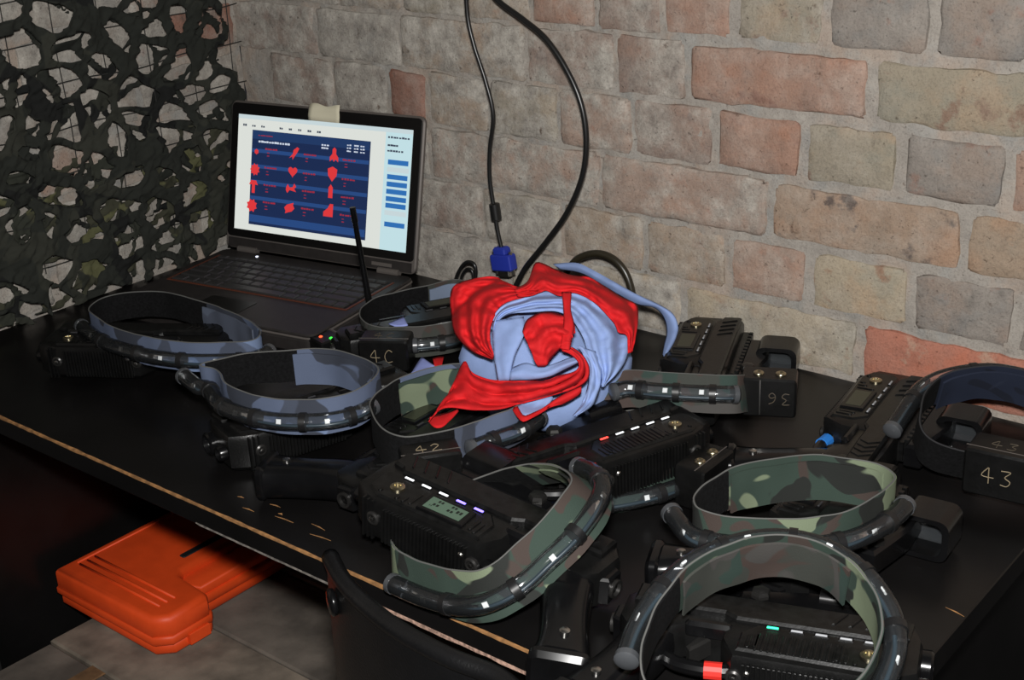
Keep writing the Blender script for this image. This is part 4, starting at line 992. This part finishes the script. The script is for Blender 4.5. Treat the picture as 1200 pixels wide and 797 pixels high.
# ------------------------------------------------------------------ cables
CAB = mat('black_cable', (22, 22, 22), 0.35, spec=0.6)
VGA = mat('blue_connector', (34, 50, 150), 0.45)
def wallpath(L, y): return catmull([UY(px, py, y if not callable(y) else y(i)) for i, (px, py) in enumerate(L)], 8)
cb = empty('monitor_cable', UY(590, 318, -0.045), 'black monitor cable with a blue plug hanging down the brick wall', 'cable')
cp = wallpath([(545, -60), (546, -20), (548, 20), (556, 55), (569, 95), (578, 135), (574, 175), (574, 210), (579, 245), (583, 270), (588, 292)], -0.045)
MB().tube(cp, 0.0029, 10).build('cord', CAB, cb, True, off=cb.location)
a, b = UY(579, 238, -0.045), UY(582, 258, -0.045); MB().tube([a, a.lerp(b, .05), a.lerp(b, .95), b], 0.0075, 12, rads=[0.005, 0.0075, 0.0075, 0.005]).build('ferrite_bead', CAB, cb, True, off=cb.location, angle=40)
a, b = UY(587, 289, -0.045), UY(592, 318, -0.045); d = (b-a).normalized(); L = (b-a).length
Mx = axisM(a, d, (0, -1, 0))
pl = MB().prism(rrect(-0.011, 0.011, -0.0075, 0.0075, 0.003), 0.0, L*0.35, 0.003, Mx).prism(rrect(-0.018, 0.018, -0.008, 0.008, 0.003), L*0.30, L*0.95, 0.002, Mx).build('plug', VGA, cb, True, off=cb.location, angle=40)
MB().prism(rrect(-0.010, 0.010, -0.005, 0.005, 0.002), L*0.93, L*1.2, 0.001, Mx).build('plug_shell', STEEL, pl, off=cb.location)
for x in (-0.0145, 0.0145): MB().tube([Mx @ Vector((x, 0, L*0.2)), Mx @ Vector((x, 0, L*1.12))], 0.0028, 8).build('thumb_screw', STEEL, pl, off=cb.location)
c2 = MB().tube(wallpath([(560, -30), (583, 0), (612, 22), (640, 46), (664, 82), (681, 122), (687, 165), (682, 208), (664, 250), (638, 286), (615, 315), (600, 345)], -0.05), 0.0037, 10)
tag(c2.build('power_cable', CAB, None, True), 'thick black cable looping down the wall behind the red cloth', 'cable')
c3 = MB().tube(wallpath([(662, 322), (676, 304), (698, 297), (718, 303), (733, 320), (741, 345), (743, 372)], -0.055), 0.0048, 10)
tag(c3.build('short_cable', mat('olive_black_cable', (40, 36, 26), 0.35, spec=0.6), None, True), 'short stiff black cable arching behind the right of the heap', 'cable')
c4 = MB().tube(wallpath([(531, 338), (536, 322), (543, 310), (551, 307), (557, 313), (557, 330), (556, 350)], -0.06), 0.0026, 8)
tag(c4.build('thin_cable', CAB, None, True), 'thin black cable loop standing behind the headband marked 4C', 'cable')
c5 = MB().tube(wallpath([(538, 338), (542, 322), (548, 315), (554, 320), (555, 345)], -0.054), 0.0022, 8)
tag(c5.build('thin_cable', CAB, None, True), 'smaller inner cable loop behind the headband marked 4C', 'cable')

# ------------------------------------------------------------------ timber crate, orange case, chair
ZC = TZ-0.42
PLK = [mat('weathered_plank', (118, 107, 95), 0.9, var=0.35, vscale=18, bump=0.5, bscale=60), mat('dark_plank', (98, 90, 82), 0.9, var=0.35, vscale=14, bump=0.5, bscale=60), mat('brown_batten', (106, 78, 50), 0.9, var=0.4, vscale=30, bump=0.5, bscale=80)]
crate = empty('wooden_crate', (0.15, -0.5, 0), 'low weathered wooden crate under the front of the desk', 'crate')
co = Vector((0.15, -0.5, 0))
ys = [-0.86, -0.735, -0.575, -0.415, -0.255, -0.10]
for i, (a, b) in enumerate(zip(ys, ys[1:])):
    xo = -0.105+0.006*noise.noise(Vector((i*3.1, 0, 0)))
    MB().prism([(xo, a+0.0015), (0.62, a+0.002), (0.62, b-0.0015), (xo+0.004, b-0.0015)], ZC-0.024, ZC-0.0015*(i % 2), 0.003).build('plank', PLK[i % 2], crate, off=co)
for x in (-0.085, 0.28, 0.57):
    MB().box(x-0.02, x+0.03, -0.85, -0.11, ZC-0.07, ZC-0.024, ch=0.002).build('bearer', PLK[1], crate, off=co)
MB().box(0.000, 0.030, -0.86, -0.575, ZC-0.001, ZC+0.002, ch=0.001).build('batten', PLK[2], crate, off=co)
for x in (-0.09, 0.56):
    for y in (-0.84, -0.16): MB().box(x, x+0.05, y, y+0.05, 0.001, ZC-0.07, ch=0.002).build('post', PLK[1], crate, off=co)

ORG = mat('orange_case_plastic', (226, 76, 28), 0.5, spec=0.4, var=0.06, vscale=30, bump=0.06, bscale=300)
CK = mat('case_black_latch', (30, 34, 36), 0.4)
case = empty('tool_case', (-0.04, -0.35, ZC+0.002), 'orange plastic tool case resting on the wooden crate', 'tool case')
X0, X1, XN, Y0, YS, Y1 = -0.128, 0.122, 0.080, -0.165, -0.070, 0.215       # local to case
def outl(g):
    return [(X0-g, Y0-g), (X1-0.02+g, Y0-g), (X1+g, Y0+0.02-g), (X1+g, YS-0.008), (X1-0.008+g, YS), (XN+0.006+g, YS+0.004), (XN+g, YS+0.014), (XN+g, Y1), (X0-g, Y1)]
MB().prism(outl(-0.004), 0.0, 0.020, 0.005, steps=2).build('case_bottom', ORG, case, True, angle=50)
MB().prism(outl(0.0), 0.018, 0.034, 0.004, steps=2).build('case_rim', ORG, case, True, angle=50)
lidc = MB().prism([(X0+0.002, Y0+0.002), (X1-0.022, Y0+0.002), (X1-0.002, Y0+0.022), (X1-0.002, YS-0.010), (X1-0.012, YS-0.002), (XN-0.036, YS+0.004), (XN-0.046, YS+0.016), (XN-0.046, Y1), (X0+0.002, Y1)], 0.032, 0.064, 0.010, chb=0.001, steps=4).build('case_lid', ORG, case, True, angle=50)
MB().prism([(XN-0.050, YS), (XN-0.004, YS+0.012), (XN-0.004, Y1-0.004), (XN-0.050, Y1-0.004)], 0.032, 0.050, 0.004, steps=2).build('case_shoulder', ORG, case, True, angle=50)
for k in range(3):
    MB().tube([(X0+0.025, Y0+0.030+k*0.013, 0.0640), (X1-0.035, Y0+0.030+k*0.013, 0.0640)], 0.0022, 6).build('rib', ORG, lidc, True)
MB().tube([(X0+0.018, Y0+0.03, 0.064), (X0+0.018, Y1-0.03, 0.064)], 0.002, 6).build('rib', ORG, lidc, True)
MB().prism(rrect(XN-0.080, XN-0.068, YS+0.035, YS+0.125, 0.003), 0.060, 0.0655, 0.001).build('latch_slot', CK, case)
MB().prism([(X1-0.004, Y0+0.045), (X1+0.003, Y0+0.045), (X1+0.003, Y0+0.080), (X1-0.004, Y0+0.080)], 0.006, 0.024, 0.001).build('clasp', ORG, case)

CHM = mat('black_chair_shell', (17, 17, 18), 0.38, spec=0.38, var=0.2, vscale=20, bump=0.25, bscale=420)
top = [U(px, py, zz) for px, py, zz in ((382, 655, 0.012), (396, 682, 0.016), (421, 709, 0.020), (461, 741, 0.024), (521, 774, 0.026), (580, 798, 0.024))]
axx = (top[-1]-top[2]).normalized()             # mirror the traced half to get the whole curved back
mid = top[-1]+axx*0.0; mdir = Vector((axx.x, axx.y, 0)).normalized()
half = list(top); full = half+[p-mdir*(2*(p-mid).dot(mdir)) for p in half[-2::-1]]
full = resample(catmull(full, 8), 61)
cx = sum(full, Vector())/61; cang = math.atan2(mdir.y, mdir.x); hw = 0.20
chair = empty('chair', Vector((cx.x, cx.y, 0)), 'black chair with a rounded shell back drawn up to the desk front', 'chair', rot=(0, 0, cang))
ci = (Matrix.Translation((cx.x, cx.y, 0)) @ Matrix.Rotation(cang, 4, 'Z')).inverted()
FL = [ci @ p for p in full]
def backpt(i, v):                               # i along the rim, v 0 bottom..1 top
    p = FL[i]; e = abs(i/60*2-1)
    return Vector((p.x, p.y-0.004*math.sin(v*3.1), p.z-0.36*(1-v)))
vs = []; fs = []; nu, nv = 60, 12
for side in (0, 1):
    for i in range(nu+1):
        for j in range(nv+1): vs.append(backpt(i, j/nv)+Vector((0, 0.010 if side else 0, 0)))
st = (nu+1)*(nv+1)
for i in range(nu):
    for j in range(nv):
        a = i*(nv+1)+j; fs += [(a, a+1, a+nv+2, a+nv+1), (st+a, st+a+nv+1, st+a+nv+2, st+a+1)]
ring = [i*(nv+1) for i in range(nu+1)]+[nu*(nv+1)+j for j in range(1, nv+1)]+[i*(nv+1)+nv for i in range(nu-1, -1, -1)]+[j for j in range(nv-1, 0, -1)]
for k in range(len(ring)): a, b = ring[k], ring[(k+1) % len(ring)]; fs.append((a, b, st+b, st+a))
MB().add(vs, fs).build('backrest', CHM, chair, True, angle=50)
MB().tube([p+Vector((0, 0.005, 0.0)) for p in FL], 0.0085, 10).build('back_rim', CHM, chair, True)
for i in (4, 56):
    p = backpt(i, 0.925); MB().lathe([(0.0125, 0), (0.0135, 0.004), (0.0115, 0.006), (0.005, 0.0072)], axisM(p+Vector((0, -0.001, 0)), ((FL[i+1]-FL[i-1]).normalized()).cross(Vector((0, 0, 1)))), 16).build('bolt_cap', BLACK2, chair, True)
MB().prism(rrect(-hw+0.01, hw-0.01, 0.03, 0.40, 0.05, 5), 0.42, 0.455, 0.008).build('seat', CHM, chair, True, angle=40)
for sx in (-1, 1):
    MB().tube([(sx*(hw-0.03), 0.05, 0.42), (sx*(hw-0.005), 0.01, 0.001)], 0.011, 10).build('leg', DARKMETAL, chair, True)
    MB().tube([(sx*(hw-0.03), 0.40, 0.42), (sx*(hw-0.005), 0.44, 0.001)], 0.011, 10).build('leg', DARKMETAL, chair, True)
    MB().tube(catmull([Vector((sx*(hw-0.02), 0.06, 0.42)), Vector((sx*(hw-0.015), 0.025, 0.46)), Vector((sx*(hw-0.015), 0.012, 0.55))], 4), 0.010, 8).build('back_support', DARKMETAL, chair, True)
